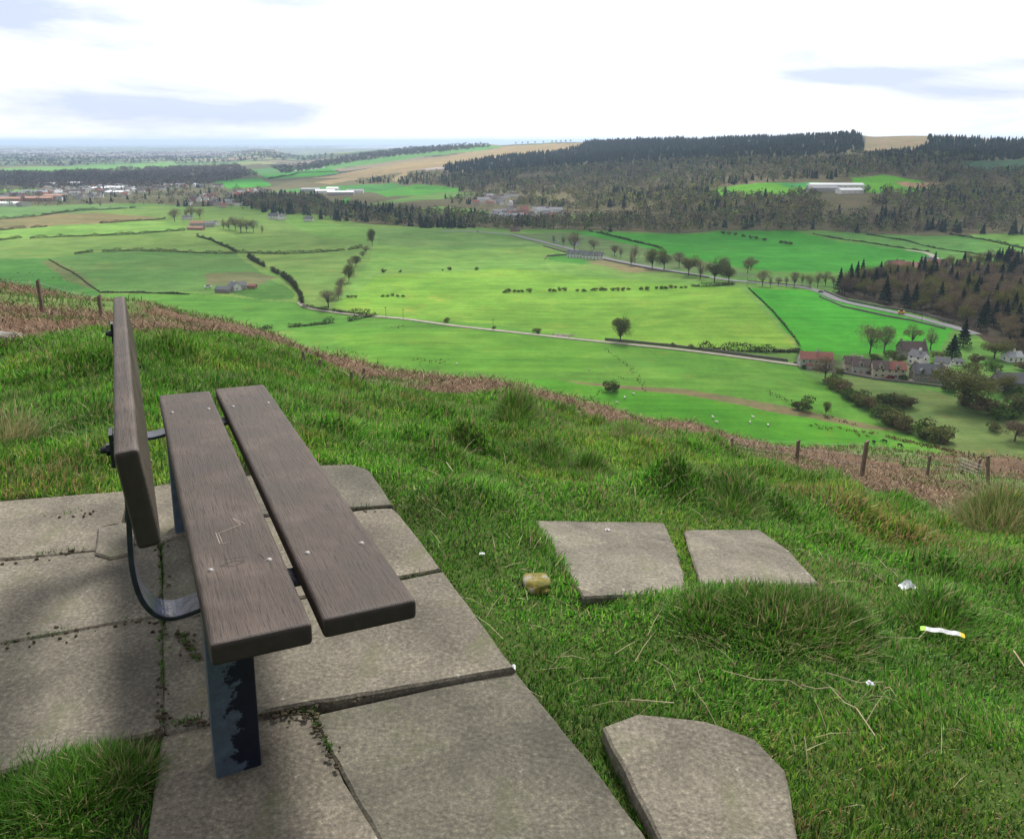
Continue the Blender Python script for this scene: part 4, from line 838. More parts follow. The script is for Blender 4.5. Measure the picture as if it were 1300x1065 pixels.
def slab(P, ztop, th, label, group=None, name='paving_slab', tilt=(0, 0), rag=.002, cat='paving slab', grassclear=True):
    P = np.array(P, float); lift = None
    if name == 'concrete_slab':             # lies on the turf: follow the lie of the ground
        lift = ztop; C0 = cast(P[:, 0], P[:, 1], 1.2, 12.); A_ = np.c_[C0[:, :2], np.ones(len(C0))]; pl = np.linalg.lstsq(A_, C0[:, 2]+lift, rcond=None)[0]
        d = ray(P[:, 0], P[:, 1]); t_ = (pl[2]-CAMZ)/(d[:, 2]-pl[0]*d[:, 0]-pl[1]*d[:, 1]); W_ = d[:, :2]*t_[:, None]; tilt = (pl[0], pl[1])
    else: W_ = pt(P[:, 0], P[:, 1], ztop)[:, :2]
    rg = np.random.default_rng(int(abs(P.sum())*7) % 99999)
    if np.sum((np.roll(W_[:, 0], -1)-W_[:, 0])*(np.roll(W_[:, 1], -1)+W_[:, 1])) > 0: W_ = W_[::-1]
    c = W_.mean(0); W_ = c+(W_-c)*(1+.010/np.linalg.norm(W_-c, axis=1))[:, None]; out = []; corner = []
    if lift is not None: ztop = pl[0]*c[0]+pl[1]*c[1]+pl[2]
    for i in range(len(W_)):
        a, b = W_[i], W_[(i+1) % len(W_)]; L = np.linalg.norm(b-a); n = max(2, int(L/.035))
        for k in range(n):
            q = a+(b-a)*k/n
            corner.append(k == 0)
            if k: q = q+rg.normal(size=2)*rag*(1+3*(rg.random() < .06))
            out.append(q)
    O = np.array(out); SLABP.append(O if grassclear else None)
    sm = (np.roll(O, 1, 0)*.2+O*.6+np.roll(O, -1, 0)*.2); O = np.where(np.array(corner)[:, None] & (rg.random((len(O), 1)) < .75), O, sm)
    n = len(O); loc = np.c_[O-c, np.zeros(n)]; tz = loc[:, 0]*tilt[0]+loc[:, 1]*tilt[1]
    ins = loc.copy(); ins[:, :2] *= (1-.007/np.maximum(np.linalg.norm(loc[:, :2], axis=1), .05))[:, None]
    top = ins.copy(); top[:, 2] = tz; e1 = loc.copy(); e1[:, 2] = tz-.006; bot = loc.copy(); bot[:, 2] = tz-th
    me = bpy.data.meshes.new(name); i = np.arange(n); j = (i+1) % n
    faces = [tuple(range(n))]+[(n+a, n+b, b, a) for a, b in zip(i, j)]+[(2*n+a, 2*n+b, n+b, n+a) for a, b in zip(i, j)]
    me.from_pydata(np.vstack([top, e1, bot]).tolist(), [], [tuple(int(v) for v in f) for f in faces]); me.update()
    o = link(name, me, m_slab, None, (c[0], c[1], ztop)); tag(o, label, cat, group); return o
PG = 'grey slabs paving the ground under the bench'
slab([(-60,642),(60,632),(158,624),(150,664),(126,668),(124,697),(-60,713)], 0, .05, 'weathered slab at the far left behind the backrest, next to the small broken block', PG, tilt=(0,.004))
slab([(126,670),(166,662),(168,700),(140,706),(123,700)], .012, .06, 'small broken stone block set between slabs behind the backrest', None, 'stone_block', cat='stone block')
slab([(-60,718),(120,701),(199,690),(202,780),(100,797),(-60,823)], .002, .05, 'left slab below the small stone block, crossed by no bench part', PG, tilt=(.004, 0))
slab([(-60,829),(100,802),(202,785),(204,924),(100,950),(-60,990)], .0, .05, 'large dark-stained slab at the lower left beside the grass tuft', PG)
slab([(162,624),(270,603),(281,659),(205,686),(172,690)], 0, .05, 'slab under the far leg of the bench', PG)
slab([(207,690),(283,664),(303,774),(208,783)], -.003, .05, 'slab under the curved bench strap, mostly hidden by the seat', PG)
slab([(208,788),(304,779),(324,904),(209,929)], -.004, .05, 'narrow mossy slab left of the near bench leg', PG)
slab([(273,602),(412,591),(445,590),(466,596),(496,640),(284,656)], .0, .05, 'farthest slab with a rounded grassy corner beyond the seat', PG)
slab([(285,661),(498,645),(557,721),(305,771)], .002, .05, 'second slab from the far end on the right of the seat', PG)
slab([(307,776),(560,727),(649,846),(328,901)], .012, .06, 'large slab with a raised edge right of the near seat end', PG)
slab([(400,909),(652,853),(750,975),(832,1085),(505,1100)], -.004, .05, 'large slab at the bottom right of the paving', PG)
slab([(210,935),(325,907),(393,906),(425,975),(500,1102),(190,1102)], -.008, .05, 'crumbled slab under the near bench leg', PG)
slab([(681,661),(842,663),(858,700),(872,751),(742,757)], .010, .05, 'pale tilted slab lying on the grass, left of the two', 'loose slabs on the grass', 'concrete_slab', (.02,.01))
slab([(870,673),(963,672),(1000,698),(1036,738),(965,744),(893,747),(882,712)], .022, .05, 'darker slab half overgrown by grass, right of the two', 'loose slabs on the grass', 'concrete_slab', (-.01,.02))
slab([(770,923),(812,908),(894,917),(954,938),(990,975),(1015,1085),(855,1090)], .05, .10, 'grey slab with curved edge at the bottom middle, beside the gap', None, 'concrete_slab')
# mossy cobble
def rock(px, py, z, r_, label, seed, mat, name='stone', world=None, cat='stone'):
    p = world if world is not None else pt(px, py, z); rg = np.random.default_rng(seed); g = G()
    n, m = 22, 14; V = []
    for i in range(m+1):
        a = math.pi*i/m
        for k in range(n):
            t_ = 2*math.pi*k/n; d = np.array([math.sin(a)*math.cos(t_), math.sin(a)*math.sin(t_), math.cos(a)])
            s = 1+.16*float(vnoise(np.array([d[0]*2+seed]), np.array([d[1]*2+d[2]*3]), 1.1, seed)[0])+.05*float(vnoise(np.array([d[0]*6]), np.array([d[1]*6+d[2]*5]), 1., seed)[0])
            d = np.sign(d)*np.abs(d)**.8; V.append(d*np.array(r_)*s)
    g.add(V, [(i*n+k, (i+1)*n+k, (i+1)*n+(k+1) % n, i*n+(k+1) % n) for i in range(m) for k in range(n)])
    tag(link(name, g.me(name, True), mat, None, p), label, cat)
m_rock, nt, bs = nodes('lichen_rock'); om = mapping(nt, (1, 1, 1))
c = ramp(nt, noise(nt, om, 9, 8, .7), [(.3, (.07, .065, .055)), (.55, (.2, .19, .17)), (.72, (.36, .36, .33))]); nt.links.new(c, bs.inputs['Base Color']); bs.inputs['Roughness'].default_value = .95
bump(nt, bs, noise(nt, om, 12, 8, .7), .8, .02)
m_mossrock, nt, bs = nodes('mossy_rock'); om = mapping(nt, (1, 1, 1))
c = ramp(nt, noise(nt, om, 17, 5, .6), [(.40, (.24, .23, .19)), (.47, (.16, .13, .02)), (.7, (.05, .07, .015))]); nt.links.new(c, bs.inputs['Base Color']); bs.inputs['Roughness'].default_value = 1
bump(nt, bs, noise(nt, om, 60, 5, .7), .6, .01)
rock(681,741,-.028,(.045,.06,.022),'small pale stone patched with yellow moss left of the tilted slab',3,m_mossrock)
q = cast(8, 436, 3, 30)[0]; rock(0,0,0,(.33,.25,.2),'grey lichened boulder at the left edge below the bracken',5,m_rock,'boulder',world=q,cat='boulder')
# ---------------------------------------------------------------- bench
O_ = np.array([-.5265, 1.2238, .6106-.14]); yw, pi_, ro_ = -.4444, -.029, -.0318
u = np.array([math.sin(yw)*math.cos(pi_), math.cos(yw)*math.cos(pi_), math.sin(pi_)]); rr_ = np.cross(u, [0, 0, 1]); rr_ /= np.linalg.norm(rr_); w0 = np.cross(rr_, u)
v = rr_*math.cos(ro_)+w0*math.sin(ro_); w = np.cross(v, u)
BM = Matrix(((u[0], -v[0], w[0], O_[0]), (u[1], -v[1], w[1], O_[1]), (u[2], -v[2], w[2], O_[2]), (0, 0, 0, 1)))
bench = empty('park_bench'); bench.matrix_world = BM
tag(bench, 'worn brown plank bench on navy steel legs standing on the slabs', 'bench')
m_wood, nt, bs = nodes('weathered_brown_wood')
gv = mapping(nt, (1.5, 30, 30)); gf = mapping(nt, (14, 240, 240)); om = mapping(nt, (1, 1, 1))
g1 = noise(nt, gv, 1., 8, .65, 1.2); g2 = noise(nt, gf, 1., 4, .7, .4); bl_ = noise(nt, om, 5, 5, .6)
c = ramp(nt, bl_, [(.3, (.022, .014, .010)), (.5, (.038, .025, .019)), (.7, (.074, .055, .046))])
c = mult(nt, c, ramp(nt, g1, [(.3, (.76, .74, .73)), (.55, (1.02, 1.0, 1.0)), (.75, (1.22, 1.22, 1.24))]))
c = mult(nt, c, ramp(nt, g2, [(.36, (.3, .28, .27)), (.47, (1, 1, 1))]))
wr = ramp(nt, noise(nt, mapping(nt, (9, 60, 60)), 1., 6, .75), [(.64, (0, 0, 0)), (.78, (.45, .45, .45))]); c = mult(nt, c, (.24, .21, .2), 'MIX', wr)
geo = N(nt, 'ShaderNodeNewGeometry'); 
ed = ramp(nt, geo.outputs['Pointiness'], [(.53, (0, 0, 0)), (.62, (.5, .5, .5))]); c = mult(nt, c, (.3, .29, .3), 'MIX', ed)
nt.links.new(c, bs.inputs['Base Color'])
rgh = N(nt, 'ShaderNodeMapRange', i_To_Min=.5, i_To_Max=.75); bs.inputs['Specular IOR Level'].default_value = .28; nt.links.new(bl_, rgh.inputs[0]); nt.links.new(rgh.outputs[0], bs.inputs['Roughness'])
hm = N(nt, 'ShaderNodeMath', operation='ADD'); nt.links.new(g1, hm.inputs[0]); nt.links.new(g2, hm.inputs[1]); bump(nt, bs, hm.outputs[0], .45, .004)
m_wend = plain('shaded_end_grain', (.022, .016, .014), .8, 0, 40, .3)  # end grain, its colour darkened to hold the shade on the end faces
m_navy, nt, bs = nodes('peeling_navy_paint'); om = mapping(nt, (1, 1, 1))
sx_ = N(nt, 'ShaderNodeSeparateXYZ'); nt.links.new(om, sx_.inputs[0]); n1 = noise(nt, om, 16, 9, .72, .2)
ma = N(nt, 'ShaderNodeMath', operation='MULTIPLY_ADD'); nt.links.new(sx_.outputs[1], ma.inputs[0]); ma.inputs[1].default_value = 4.2; ma.inputs[2].default_value = .26
mb = N(nt, 'ShaderNodeMath', operation='ADD'); nt.links.new(ma.outputs[0], mb.inputs[0]); nt.links.new(n1, mb.inputs[1]); pk = mb.outputs[0]
f = ramp(nt, pk, [(.55, (0, 0, 0)), (.57, (1, 1, 1))]); c = mult(nt, (.005, .007, .02), (.06, .085, .12), 'MIX', f)
c = mult(nt, c, ramp(nt, noise(nt, om, 45, 4, .7), [(.3, (.7, .7, .7)), (.7, (1.3, 1.3, 1.3))]))
nt.links.new(c, bs.inputs['Base Color']); bs.inputs['Roughness'].default_value = .38; bs.inputs['Metallic'].default_value = .15
m_navyd = plain('navy_gloss_paint', (.010, .013, .03), .3, 0, 30, .6, .2)
m_scr = plain('bare_scratch', (.26, .22, .185), .8); m_cut = plain('dark_carving', (.02, .015, .012), .9); m_bolt = plain('dull_bolt', (.2, .19, .19), .6, .5)
def plank(name, x0, x1, v0, v1, z1, th, label=None):
    """box subdivided, in local coords: X = along, Y = -v, Z = up"""
    g = G(); nX = 24; ys = [-v1, -v0]; V = []; Qs = []
    for i in range(nX+1):
        x = x0+(x1-x0)*i/nX
        V += [(x, ys[0], z1-th), (x, ys[1], z1-th), (x, ys[1], z1), (x, ys[0], z1)]
    for i in range(nX):
        for k in range(4): Qs.append((i*4+k, (i+1)*4+k, (i+1)*4+(k+1) % 4, i*4+(k+1) % 4))
    Qs = [q[::-1] for q in Qs]; ne = len(Qs); Qs += [(0, 1, 2, 3), (nX*4+3, nX*4+2, nX*4+1, nX*4)]
    me = mesh(name, V, Qs, None, None, False, None, [0]*ne+[1, 1]); me.materials.append(m_wood); me.materials.append(m_wend)
    import bmesh
    bm_ = bmesh.new(); bm_.from_mesh(me); bmesh.ops.recalc_face_normals(bm_, faces=bm_.faces); bm_.to_mesh(me); bm_.free()
    o = link(name, me, None, bench); bevel(o, .009, 4); 
    for p_ in me.polygons: p_.use_smooth = False
    if label: o['label'] = label
    return o
w1, gp, w2 = .1777, .021, .1816
pA = plank('seat_plank', 0, 1.8, 0, w1, 0, .045, 'rear seat plank with scratched marks'); pB = plank('seat_plank', .004, 1.823, w1+gp, w1+gp+w2, 0, .042, 'front seat plank with worn pale edge')
bk = plank('backrest', 0, 1.8004, 0, .0378, 0, .1731); bk.location = (.0053, .1174, .3659); bk.rotation_euler = (-.1212, 0, 0)
def dome(parent, x, vv, z, r_=.0075, axis='z', ):
    g = G(); V = [(x, -vv, z+r_*.45)] ; n = 10
    for k in range(n): t_ = 2*math.pi*k/n; V.append((x+math.cos(t_)*r_*.7, -vv+math.sin(t_)*r_*.7, z+r_*.35))
    for k in range(n): t_ = 2*math.pi*k/n; V.append((x+math.cos(t_)*r_, -vv+math.sin(t_)*r_, z-.001))
    g.add(V, [(1+k, 1+n+k, 1+n+(k+1) % n, 1+(k+1) % n) for k in range(n)], [(0, 1+k, 1+(k+1) % n) for k in range(n)])
    link('bolt_head', g.me('bolt_head', True), m_bolt, parent)
for U in (.29, 1.54):
    for vv in (.03, .148): dome(pA, U, vv, .0005)
    for vv in (w1+gp+.03, w1+gp+.15): dome(pB, U, vv, .0005)
# scratches (thin cut marks) on rear seat plank
def mark(parent, P, wd, mat, name='scratch_mark', plane='top', off=.0006):
    g = G(); P = np.array(P, float)
    for a, b in zip(P[:-1], P[1:]):
        d = b-a; d = d/np.linalg.norm(d); n = np.array([-d[1], d[0]])*wd/2; q = [a-n, b-n, b+n, a+n]
        V = [(x, -y_, off) for x, y_ in q] if plane == 'top' else [(x, -.0378-off, y_-.3659) for x, y_ in q]
        g.add(V, [(0, 1, 2, 3)])
    link(name, g.me(name), mat, parent)
mark(pA, [(.415,.062),(.475,.060)], .0014, m_scr); mark(pA, [(.47,.063),(.50,.118)], .0014, m_scr); mark(pA, [(.50,.118),(.545,.105),(.50,.128)], .0013, m_scr); mark(pA, [(.42,.068),(.468,.066)], .001, m_scr); mark(pA, [(.412,.062),(.413,.078)], .001, m_scr)
mark(pA, [(.30,.05),(.315,.08),(.305,.1),(.29,.08),(.3,.05)], .0011, m_cut, 'carved_mark'); mark(pA, [(.33,.06),(.325,.11)], .0011, m_cut, 'carved_mark'); mark(pA, [(.30,.14),(.33,.132)], .0015, m_cut, 'carved_mark')
for (a, b, c2, d2) in [(.72,.35,.74,.28),(.76,.33,.75,.25),(.85,.35,.88,.29),(.95,.34,1.0,.29),(1.0,.35,.99,.27),(1.08,.34,1.12,.3),(.8,.26,.84,.22)]:
    mark(bk, [(a, b), (c2, d2)], .006, m_cut, 'carved_mark', 'face')
# steel frames
def strap(P, wd, th, U):
    """flat bar bent in the v-w plane, wide along the bench"""
    P = np.array(P, float)
    for _ in range(2):
        Qp = [P[0]]
        for a_, b_ in zip(P[:-1], P[1:]): Qp += [a_*.75+b_*.25, a_*.25+b_*.75]
        P = np.array(Qp+[P[-1]])
    d = np.gradient(P, axis=0); d /= np.linalg.norm(d, axis=1)[:, None]; nn = np.stack([-d[:, 1], d[:, 0]], 1)*th/2
    V = []
    for p, n in zip(P, nn):
        for (s, x) in ((-1, -wd/2), (1, -wd/2), (1, wd/2), (-1, wd/2)): q = p+n*s; V.append((U+x, -q[0], q[1]))
    n = len(P); Q_ = [(i*4+k, i*4+(k+1) % 4, (i+1)*4+(k+1) % 4, (i+1)*4+k) for i in range(n-1) for k in range(4)]+[(3, 2, 1, 0), (n*4-4, n*4-3, n*4-2, n*4-1)]
    g = G(); g.add(V, Q_); return g
for U in (.29, 1.54):
    sp_ = []
    for (px, py) in [(238,770),(215,776),(196,771),(181,756),(172,735),(167,712),(165,692)]:      # the bend, read where it stands
        d = ray(px, py); t_ = ((O_+u*.29-np.array([0, 0, CAMZ]))@u)/(d@u); q = d*t_+np.array([0, 0, CAMZ])-O_; sp_.append((float(q@v), float(q@w)))
    path = [(.37, -.050), (.2, -.050), (.06, -.052)]+sp_+[(-.1065, .215), (-.118, .31)]
    if U < 1: print('strap', sp_)
    g = strap(path, .075, .010, U); fr = link('support_strap', g.me('support_strap'), m_navyd, bench); bevel(fr, .0015, 1)
    for zz in (.285,):
        g = G(); tube(g, [(U, .112, zz), (U, .146, zz)], .007, 8); tube(g, [(U, .125, zz), (U, .136, zz)], .012, 6); link('bolt', g.me('bolt'), m_navyd, fr)
    g = G(); box(g, U-.025, U+.025, .1225, .129, .255, .32); link('back_bracket', g.me('back_bracket'), m_navyd, fr)
    zb = -.53 if U < 1 else -.5
    def leg(v0, v1, foot):
        g = G(); fz = zb
        box(g, U-.006-.03, U+.006-.03, -v1, -v0, fz, -.056); box(g, U-.024, U+.03, -v0-.007, -v0, fz, -.056)
        box(g, U-.024, U+.03, -v1, -v1+.007, fz, -.056)
        o = link('leg', g.me('leg'), m_navy, bench); bevel(o, .003, 2); return o
    leg(.005, .10, zb)
# ---------------------------------------------------------------- grass
def blades(P, h, wd, lean, azm, col, tipcol=None, seg=2):
    n = len(P); dx = np.cos(azm); dy = np.sin(azm); sx = -dy*wd/2; sy = dx*wd/2
    up = h*np.cos(lean); out = h*np.sin(lean)
    twist = rng.uniform(0, 6.28, n); sx = np.cos(twist)*wd/2; sy = np.sin(twist)*wd/2
    b = P; m = P+np.stack([dx*out*.35, dy*out*.35, up*.6], 1); t = P+np.stack([dx*out, dy*out, up], 1)
    s = np.stack([sx, sy, np.zeros(n)], 1)
    V = np.stack([b-s, b+s, m+s*.8, m-s*.8, t], 1).reshape(-1, 3); o = np.arange(n)*5
    Q_ = np.stack([o, o+1, o+2, o+3], 1); T_ = np.stack([o+3, o+2, o+4], 1)
    tc = col if tipcol is None else tipcol
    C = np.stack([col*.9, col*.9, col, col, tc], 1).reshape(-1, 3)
    return V, Q_, T_, C
def inslab(x, y, shrink=.0):
    m = np.zeros(x.shape, bool)
    for P in SLABP:
        if P is None: continue
        c = P.mean(0); k = np.linalg.norm(P-c, axis=1).mean(); m |= pip(x, y, c+(P-c)*(1-shrink/k))
    return m
m_grass = attr_mat('grass_blades', .6, 1.2, .8, 1.2, .25, .35)
def build(name, parts, label, mat):
    Vs, Qs, Ts, Cs = [], [], [], []; o = 0
    for V, Q_, T_, C in parts: Vs.append(V); Qs.append(Q_+o); Ts.append(T_+o); Cs.append(C); o += len(V)
    tag(link(name, mesh(name, np.concatenate(Vs), np.concatenate(Qs), np.concatenate(Ts), np.concatenate(Cs)), mat), label, kind='stuff')
def sample(n, rmin, rmax, amax=.62, pw=.5):
    rgm = rng.uniform(0, 1, n); r = (rmin**pw+(rmax**pw-rmin**pw)*rgm)**(1/pw); a = rng.uniform(-amax, amax, n); return np.sin(a)*r, np.cos(a)*r, r, a
NB = 720000
x, y, r, a = sample(NB, 1.05, 12.5, .76, .75)
k = (r < E1R(a)*1.12) & ~inslab(x, y, .012); pv = pip(x, y, PAVE) 
jl = pv & ((y < 1.62) & (x < -.72) | (vnoise(x, y, .12, 61) > .72)); k &= (~pv) | jl
x, y, r, a = x[k], y[k], r[k], a[k]; z = H(x, y)
tu = np.zeros(len(x))
for (tx, ty, tr_, th) in TP: tu = np.maximum(tu, th/.18*np.exp(-((x-tx)**2+(y-ty)**2)/(tr_*1.15)**2))
pt_n = vnoise(x, y, .5, 62)*.5+vnoise(x, y, .17, 63)*.5; pv = pip(x, y, PAVE)
h = (.021+.018*np.clip(pt_n, -1, 1)+.012*np.clip(r-2, 0, 6)/1.5)*rng.uniform(.55, 1.5, len(x))+tu*.11*rng.uniform(.4, 1.1, len(x)); h = np.where(pv & (y > 1.62), h*.45, h)
wd = (.0022+.00075*r)*rng.uniform(.7, 1.3, len(x)); lean = np.clip(rng.normal(.65, .4, len(x)), 0, 1.5); am = vnoise(x, y, .3, 64)*3+rng.normal(0, 1.1, len(x))
cA = np.array([(.055, .21, .016), (.10, .31, .025), (.20, .36, .06), (.022, .095, .011)]); ci = rng.integers(0, 4, len(x)); col = cA[ci]*rng.uniform(.7, 1.3, (len(x), 1))*(1+.3*vnoise(x, y, .35, 81)+.25*vnoise(x, y, .11, 82))[:, None]
dry = rng.random(len(x)) < (.09+.22*ss(vnoise(x, y, .8, 65), .1, .6)+.2*np.clip(tu, 0, 1)); dc = np.array((.30, .26, .13)); col[dry] = dc*rng.uniform(.6, 1.2, (dry.sum(), 1))
yel = ss(vnoise(x, y, .6, 66), .0, .8)[:, None]*.5; col = col*(1-yel)+col*np.array((1.7, 1.1, 1.))*yel
tip = col*.7+np.array((.2, .22, .08))*.3
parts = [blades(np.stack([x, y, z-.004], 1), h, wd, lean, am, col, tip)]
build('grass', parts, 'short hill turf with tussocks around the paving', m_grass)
# long bleached straws lying in the turf
x, y, r, a = sample(4200, 1.3, 11.5, .64, 1.); k = ~pip(x, y, PAVE) & (r < E1R(a)) & ~inslab(x, y, -.01) & (vnoise(x, y, .7, 67)+rng.normal(0, .4, len(x)) > .15); x, y, r = x[k], y[k], r[k]
n = len(x); col = np.array((.42, .36, .21))*rng.uniform(.5, 1.2, (n, 1)); build('dead_grass', [blades(np.stack([x, y, H(x, y)+.02], 1), rng.uniform(.03, .15, n), .0014+.0004*r, rng.uniform(1.1, 1.52, n), rng.uniform(0, 6.3, n), col)], 'bleached dead grass stalks lying in the turf', m_grass)
# tussock tops, pale overhanging
def tussock(px, py, rad, hgt, n, label, dryf=.5, seed=1):
    q = cast(px, py, 1.2, 14.)[0]; rg = np.random.default_rng(seed); an = rg.uniform(0, 6.3, n); rd = rad*np.sqrt(rg.uniform(0, 1, n)); x = q[0]+np.cos(an)*rd; y = q[1]+np.sin(an)*rd
    ln = np.clip(.25+.9*rd/rad+rg.normal(0, .35, n), .05, 1.5); col = np.where((rg.random(n) < dryf)[:, None], np.array((.33, .29, .15)), np.array((.08, .21, .022)))*rg.uniform(.6, 1.25, (n, 1))
    V, Q_, T_, C = blades(np.stack([x, y, H(x, y)-.01], 1)-q, hgt*rg.uniform(.3, 1.15, n), .003+0*x, ln, an+rg.normal(0, .8, n), col)
    o = link('grass_tussock', mesh('grass_tussock', V, Q_, T_, C), m_grass, None, q); tag(o, label, 'tussock')
tussock(1262,668,.22,.26,3500,'large pale-topped grass tussock at the right edge below the bracken',.6,1)
tussock(655,530,.14,.15,2200,'dark tussock on the crest in the middle',.2,2); tussock(703,588,.13,.10,1800,'dark tussock below the crest, left of a pair',.2,3); tussock(748,604,.13,.10,1800,'dark tussock below the crest, right of a pair',.25,4)
tussock(985,786,.15,.075,3600,'broad shaggy tussock in front of the overgrown slab',.3,5); tussock(1045,793,.15,.08,3200,'shaggy tussock right of the overgrown slab',.3,6); tussock(900,780,.12,.06,2200,'dark tussock between the two slabs lying on the grass',.2,7)
tussock(930,645,.14,.10,1800,'tussock above the overgrown slab',.3,8); tussock(1190,792,.11,.08,1300,'small dark tussock above the litter strip',.15,9); tussock(1000,590,.2,.13,2000,'pale tussock on the right crest',.5,10); tussock(800,560,.2,.16,1800,'pale ridge tussock on the crest right of the middle',.5,11)
tussock(95,1010,.105,.07,3800,'grass tuft growing over the paving at the bottom left',.12,12); tussock(160,985,.06,.08,1300,'small yellowish tuft at the paving joint by the near leg',.35,13); tussock(20,1020,.13,.07,3000,'grass tuft at the bottom left corner',.08,14)
tussock(8,560,.14,.3,500,'tall dry grass clump at the left edge',.8,15)
# bracken
def bracken():
    P = []; n = 170000; r = np.exp(rng.uniform(math.log(6.3), math.log(75), n)); a = rng.uniform(-.68, .68, n); x = np.sin(a)*r; y = np.cos(a)*r
    R1 = E1R(a); left = ss(-a, .12, .3)
    k = (r > R1*(1.0+.10*vnoise(x, y, 1.5, 71))) & ((vnoise(x, y, 4, 23)+.5*vnoise(x, y, 1.3, 24)) < .45+.5*rng.random(n)-.35*np.exp(-(a/.22)**2)); k |= (r > R1*.86) & (r < R1) & (rng.random(n) < .12)
    x, y, r = x[k], y[k], r[k]; n = len(x); c = np.array([(.22, .14, .09), (.13, .082, .055), (.36, .28, .19), (.075, .05, .035)])[rng.integers(0, 4, n)]*rng.uniform(.7, 1.25, (n, 1))
    return blades(np.stack([x, y, H(x, y)+rng.uniform(-.02, .12, n)*np.clip(r/15, .3, 1)], 1), (.12+.006*r)*rng.uniform(.4, 1.3, n), (.003+.0006*r)*rng.uniform(.6, 1.5, n), rng.uniform(.7, 1.75, n), rng.uniform(0, 6.3, n), c, c*1.15)
m_brk = attr_mat('dead_bracken', .85, 1.5, .7, 1.25, .15, .15)
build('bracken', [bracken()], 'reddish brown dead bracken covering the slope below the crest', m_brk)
# grass beyond the crest mixed in bracken
x, y, r, a = sample(60000, 6, 60, .68, .3); k = (r > E1R(a)*.95) & ((vnoise(x, y, 4, 23)+.5*vnoise(x, y, 1.3, 24)) > .1); x, y, r = x[k], y[k], r[k]; n = len(x)
build('grass', [blades(np.stack([x, y, H(x, y)], 1), .10*rng.uniform(.5, 1.3, n)+.003*r, .004+.0009*r, rng.uniform(.1, 1.1, n), rng.uniform(0, 6.3, n), np.array((.075, .17, .03))*rng.uniform(.7, 1.3, (n, 1)))], 'grass patches among the bracken', m_grass)
g = G(); rg = np.random.default_rng(12)
JL = [((204,690),(206,930),60),((-20,712),(150,697),25),((-20,825),(200,784),35),((330,905),(480,880),45),((330,905),(395,906),40),((400,915),(430,975),25),((284,658),(330,655),10),((205,925),(320,905),30),((285,661),(498,643),20),((560,726),(500,738),8),((60,660),(120,650),8),((225,800),(250,840),30)]
wx = []
for a_, b_, n_ in JL:
    for _ in range(n_):
        t_ = rg.random(); q = pt(a_[0]+(b_[0]-a_[0])*t_+rg.normal()*5, a_[1]+(b_[1]-a_[1])*t_+rg.normal()*4, .001); k_ = rg.uniform(.0015, .006); ell(g, (q[0], q[1], q[2]+k_*.4), (k_*rg.uniform(.7, 1.6), k_, k_*.7), 6, 4, np.array((.045, .035, .022))*rg.uniform(.6, 1.8), rg, .15)
    n_ = n_*9; t_ = rg.random(n_); cl_ = vnoise(t_*8+a_[0], t_*0+a_[1], 1., 91) > -.1
    W_ = pt(a_[0]+(b_[0]-a_[0])*t_+rg.normal(0, 1.6, n_), a_[1]+(b_[1]-a_[1])*t_+rg.normal(0, 1.2, n_), -.012)[cl_]; wx.append(W_)
tag(link('soil_crumbs', g.me('soil_crumbs'), attr_mat('dark_soil', .98)), 'dark soil crumbs along the slab joints', kind='stuff')
W_ = np.concatenate(wx); n = len(W_); build('joint_weeds', [blades(W_, rng.uniform(.012, .03, n), np.full(n, .004), rng.uniform(.2, 1.4, n), rng.uniform(0, 6.3, n), np.array((.07, .16, .025))*rng.uniform(.5, 1.3, (n, 1)))], 'moss and small weeds growing in the slab joints', m_grass)
# ---------------------------------------------------------------- litter, twigs
def stick(P, rad, label, col=(.4, .33, .22), name='twig'):
    W_ = [cast(px, py, 1.2, 12.)[0]+np.array([0, 0, .035]) for px, py in P]; c = W_[0].copy(); g = G(); tube(g, [q-c-np.array([0, 0, .012*(i_ % 2)]) for i_, q in enumerate(W_)], rad*.36, 5)
    tag(link(name, g.me(name), plain('twig_'+str(len(bpy.data.materials)), col, .9, 0, 60, .3), None, c), label, 'twig')
stick([(918,866),(960,872),(1000,878),(1020,885)], .003, 'long thin dry stalk below the overgrown slab'); stick([(1015,884),(1035,884),(1052,887),(1070,901),(1085,914),(1110,945)], .0035, 'long bent stalk running to the bottom right')
stick([(1048,868),(1090,876),(1120,880)], .003, 'thin straight stalk left of the white scrap'); stick([(1284,838),(1300,856)], .005, 'short pale stick at the right edge', (.45,.35,.22)); stick([(1110,822),(1165,818),(1178,808)], .003, 'dry stalk beside the litter strip')
stick([(545,590),(572,594)], .005, 'short brown stick in the turf beyond the paving', (.3,.2,.12)); stick([(567,596),(575,604)], .004, 'short bleached twig beside the brown stick', (.6,.5,.38)); stick([(842,627),(858,612)], .003, 'pale straight stalk above the two slabs'); stick([(800,903),(855,902)], .004, 'pale stalk lying along the curved slab edge')
m_wh = plain('white_litter', (.55, .57, .6), .5, 0, 90, .25); m_li = plain('lime_print', (.35, .75, .05), .5); m_ye = plain('yellow_print', (.8, .6, .03), .5)
